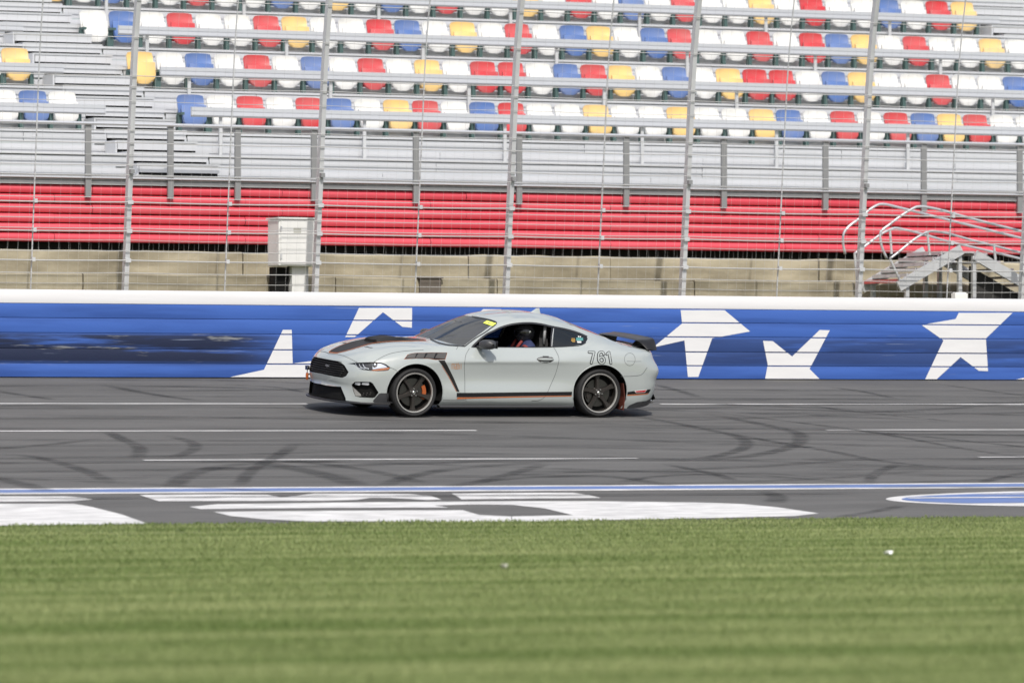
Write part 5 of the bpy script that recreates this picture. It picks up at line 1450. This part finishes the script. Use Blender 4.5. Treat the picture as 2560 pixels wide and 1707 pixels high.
# ---- cabin: floor tub, dash, steering wheel, seats, roll hoop
b = MB(); b.box(1.55-U0, 3.95-U0, -.74, .74, .22, .24); b.build('cabin_floor', M['interior'], car)
b = MB(); P = []
for v in np.linspace(-.74, .74, 13): P.append([L(1.52 + .1*abs(v), v, .92), L(1.70, v, .945), L(1.88, v, .93), L(1.98, v, .88), L(1.96, v, .70), L(1.80, v, .5)])
b.grid(P); b.build('dashboard', mat('dash grey', (.30, .31, .32), .7), car, smooth=True, auto=50)
b = MB(); b.box(3.30-U0, 3.95-U0, -.70, .70, .24, .93); b.build('rear_bench', M['interior'], car)
for s in (1, -1):
    b = MB(); b.grid([[L(u, s*.74, w_) for w_ in (.24, .6, .925)] for u in (1.7, 2.4, 3.3)]); b.build('door_card', M['interior'], car)
    b = MB(); P = []
    for f, uc, th, hw in ((0,2.82,.10,.24),(.15,2.86,.11,.26),(.45,2.94,.10,.25),(.7,3.0,.09,.23),(.82,3.03,.08,.14),(1,3.06,.07,.13)):
        z = .42 + .76*f; P.append([L(uc - th/2 - .04*(1 if k in (0, 3) else 0), s*.37 + q*hw, z) for k, q in ((0,-1),(1,-.6),(2,.6),(3,1))] + [L(uc + th/2, s*.37 + q*hw, z) for q in (1, -1)])
    b.grid(P, wrap=True); b.add(P[-1], [tuple(range(6))]); b.build('bucket_seat', M['interior'], car, smooth=True, auto=50)
    b = MB(); b.box(2.30-U0, 2.86-U0, -s*.37-.25, -s*.37+.25, .30, .46); b.build('seat_cushion', M['interior'], car)
b = MB(); cst = L(2.14, .37, .80); ax = Vector((math.sin(R(24)), 0, math.cos(R(24)))); P = []
for k in range(28):
    a = 2*math.pi*k/28; P.append(cst + ax*.18*math.sin(a) + Vector((0,1,0))*.18*math.cos(a))
b.tube(P, .015, 8, closed=True)
for a in (0, math.pi, -math.pi/2): b.tube([cst, cst + ax*.18*math.sin(a) + Vector((0,1,0))*.18*math.cos(a)], .012, 6)
b.build('steering_wheel', M['interior'], car, smooth=True)
b = MB(); b.tube([L(3.22, v, w_) for v, w_ in ((.60,.3),(.60,.9),(.56,1.12),(.46,1.21),(0,1.235),(-.46,1.21),(-.56,1.12),(-.60,.9),(-.60,.3))], .021, 8); b.tube([L(3.22,.55,.5), L(3.22,-.5,1.18)], .02, 8); b.build('roll_hoop', mat('red roll bar', (.16, .02, .015), .5), car, smooth=True)
b = MB(); b.tube([L(2.98,.60,.95), L(3.0,.58,1.2)], .022, 8); b.build('belt_pillar', M['galv_dark'], car, smooth=True)
b = MB(); b.box(1.98-U0, 2.00-U0, -.10, .10, 1.165, 1.215); b.build('rear_view_mirror', M['interior'], car)
# ---- tow hook with orange loop
b = MB(); b.tube([L(.14,-.46,.455), L(.055,-.46,.455)], .012, 8); b.build('tow_eye', M['black_satin'], car, smooth=True)
# ------------------------------------------------------------------ clip-on camera at the nose and the driver
def sub_root(name): 
    o = empty(name, car.location, (BANK, 0, 0)); return o
h = None
tz = empty('action_camera', CM @ L(.035, -.53, .485), (BANK, 0, 0)); tag(tz, 'small dark camera on an orange mount at the car nose', 'camera')
b = MB(); b.box(-.02, .02, -.03, .03, .03, .085); b.build('camera_body', M['helmet'], tz)
b = MB(); b.lathe([(0,-.034),(.012,-.033),(.014,-.03)], 12, 'y', (-.002, 0, .06)); b.build('camera_lens', M['chrome'], tz)
b = MB(); b.tube([(0,0,.03),(0,0,-.01)], .006, 6); b.build('mount_stem', M['black_satin'], tz)
b = MB(); P = []
for z, r_ in ((-.012,.017),(-.04,.021),(-.08,.019),(-.105,.012)): P.append([(r_*math.cos(a), r_*math.sin(a), z) for a in np.linspace(0, 2*math.pi, 10, endpoint=False)])
b.grid(P, wrap=True); b.add(P[0],[tuple(range(10))]); b.add(P[-1],[tuple(range(10))]); b.build('mount_grip', M['orange_paint'], tz, smooth=True, auto=50)
b = MB(); b.tube([(.005,0,-.03),(.09,.0,-.03)], .01, 6); b.build('mount_arm', M['black_satin'], tz)

def person():
    root = empty('person', CM @ L(2.72, .37, .46), (BANK, 0, 0)); tag(root, 'driver in a dark helmet and blue suit seated behind the wheel', 'person')
    me = bpy.data.meshes.new('body')
    # joints in car-frame offsets from the hip point (x forward is negative)
    V = {}; E = []; RD = {}
    def j(n, x, y, z, r): V[n] = (x, y, z); RD[n] = r
    j('hip',0,0,.08,.15); j('waist',.03,0,.22,.145); j('chest',.08,0,.40,.16); j('neck',.11,0,.53,.07); j('head',.09,0,.62,.095); j('crown',.09,0,.70,.08)
    for s, sg in (('l',-1),('r',1)):
        j('sh'+s,.09,.19*sg,.47,.07); j('el'+s,-.14,.235*sg,.32,.048); j('wr'+s,-.42,.185*sg,.40,.032); j('ha'+s,-.50,.17*sg,.42,.032)
        j('hp'+s,-.02,.10*sg,.06,.095); j('kn'+s,-.46,.14*sg,.16,.065); j('an'+s,-.82,.12*sg,-.10,.045); j('to'+s,-.96,.12*sg,-.04,.035)
        E += [('chest','sh'+s),('sh'+s,'el'+s),('el'+s,'wr'+s),('wr'+s,'ha'+s),('hip','hp'+s),('hp'+s,'kn'+s),('kn'+s,'an'+s),('an'+s,'to'+s)]
        for f in range(4):
            j(f'f{f}a'+s,-.535,(.17 + .004*(f-1.5))*sg,.445 - .02*f,.0105); j(f'f{f}b'+s,-.555,(.185)*sg,.44 - .021*f,.0095); j(f'f{f}c'+s,-.54,(.205)*sg,.435 - .02*f,.0085)
            E += [('ha'+s,f'f{f}a'+s),(f'f{f}a'+s,f'f{f}b'+s),(f'f{f}b'+s,f'f{f}c'+s)]
        j('ta'+s,-.49,.15*sg,.45,.011); j('tb'+s,-.515,.145*sg,.475,.0095); E += [('ha'+s,'ta'+s),('ta'+s,'tb'+s)]
    E += [('hip','waist'),('waist','chest'),('chest','neck'),('neck','head'),('head','crown')]
    nm = list(V); ix = {n: i for i, n in enumerate(nm)}
    me.from_pydata([V[n] for n in nm], [(ix[a], ix[b]) for a, b in E], [])
    o = link('body', me, root); me.materials.append(M['suit_blue'])
    sk = o.modifiers.new('skin', 'SKIN'); sk.use_smooth_shade = True
    for n in nm:
        d = me.skin_vertices[0].data[ix[n]]; d.radius = (RD[n], RD[n]); d.use_root = (n == 'hip')
    ss = o.modifiers.new('sub', 'SUBSURF'); ss.levels = 1; ss.render_levels = 2
    # helmet with open face, face inside
    b = MB(); P = []
    for i in range(15):
        t = math.pi*i/14; row = []
        for k in range(24):
            a = 2*math.pi*k/24; rr = math.sin(t)
            row.append((.085 + .142*rr*math.cos(a), .122*rr*math.sin(a), .635 + .138*math.cos(t) - .02*(math.cos(a) < -.3)*(t > 1.9)))
        P.append(row)
    b.grid(P[:-2], wrap=True); hm = b.build('helmet', M['helmet'], root, smooth=True)
    b = MB(); P = []
    for i in range(6):
        t = 1.25 + .55*i/5; P.append([(.085 + .146*math.sin(t)*math.cos(a), .126*math.sin(t)*math.sin(a), .635 + .141*math.cos(t)) for a in np.linspace(math.pi-1.25, math.pi+1.25, 15)])
    b.grid(P); b.build('visor', M['visor'], hm, smooth=True)
    b = MB(); b.lathe([(0,0),(.016,.002),(.018,.008)], 12, 'y', (.10, -.127, .65)); b.build('visor_pivot', M['chrome'], hm)
    # suit trim: shoulder bands
    for m_, z_, rr in ((M['suit_red'], .43, .062), (M['sticker_white'], .40, .06)):
        b = MB(); c = Vector((.0, -.21, z_)); d = Vector((-.23, -.045, -.15)).normalized(); n1 = d.orthogonal().normalized(); n2 = d.cross(n1)
        c = Vector((.09,-.19,.47)) + d*(.08 if m_ == M['suit_red'] else .14)
        b.grid([[c + d*q + (n1*math.cos(a) + n2*math.sin(a))*(rr + .012) for a in np.linspace(0, 2*math.pi, 18, endpoint=False)] for q in (0, .035)], wrap=True); b.build('sleeve_band', m_, root, smooth=True)
    for sg in (-1, 1):
        b = MB(); b.tube([(.0, .09*sg, .53), (-.06, .085*sg, .45), (-.07, .07*sg, .30), (-.06, .04*sg, .16)], .022, 6); b.build('harness_strap', M['suit_red'], root, smooth=True)
    return root
person()
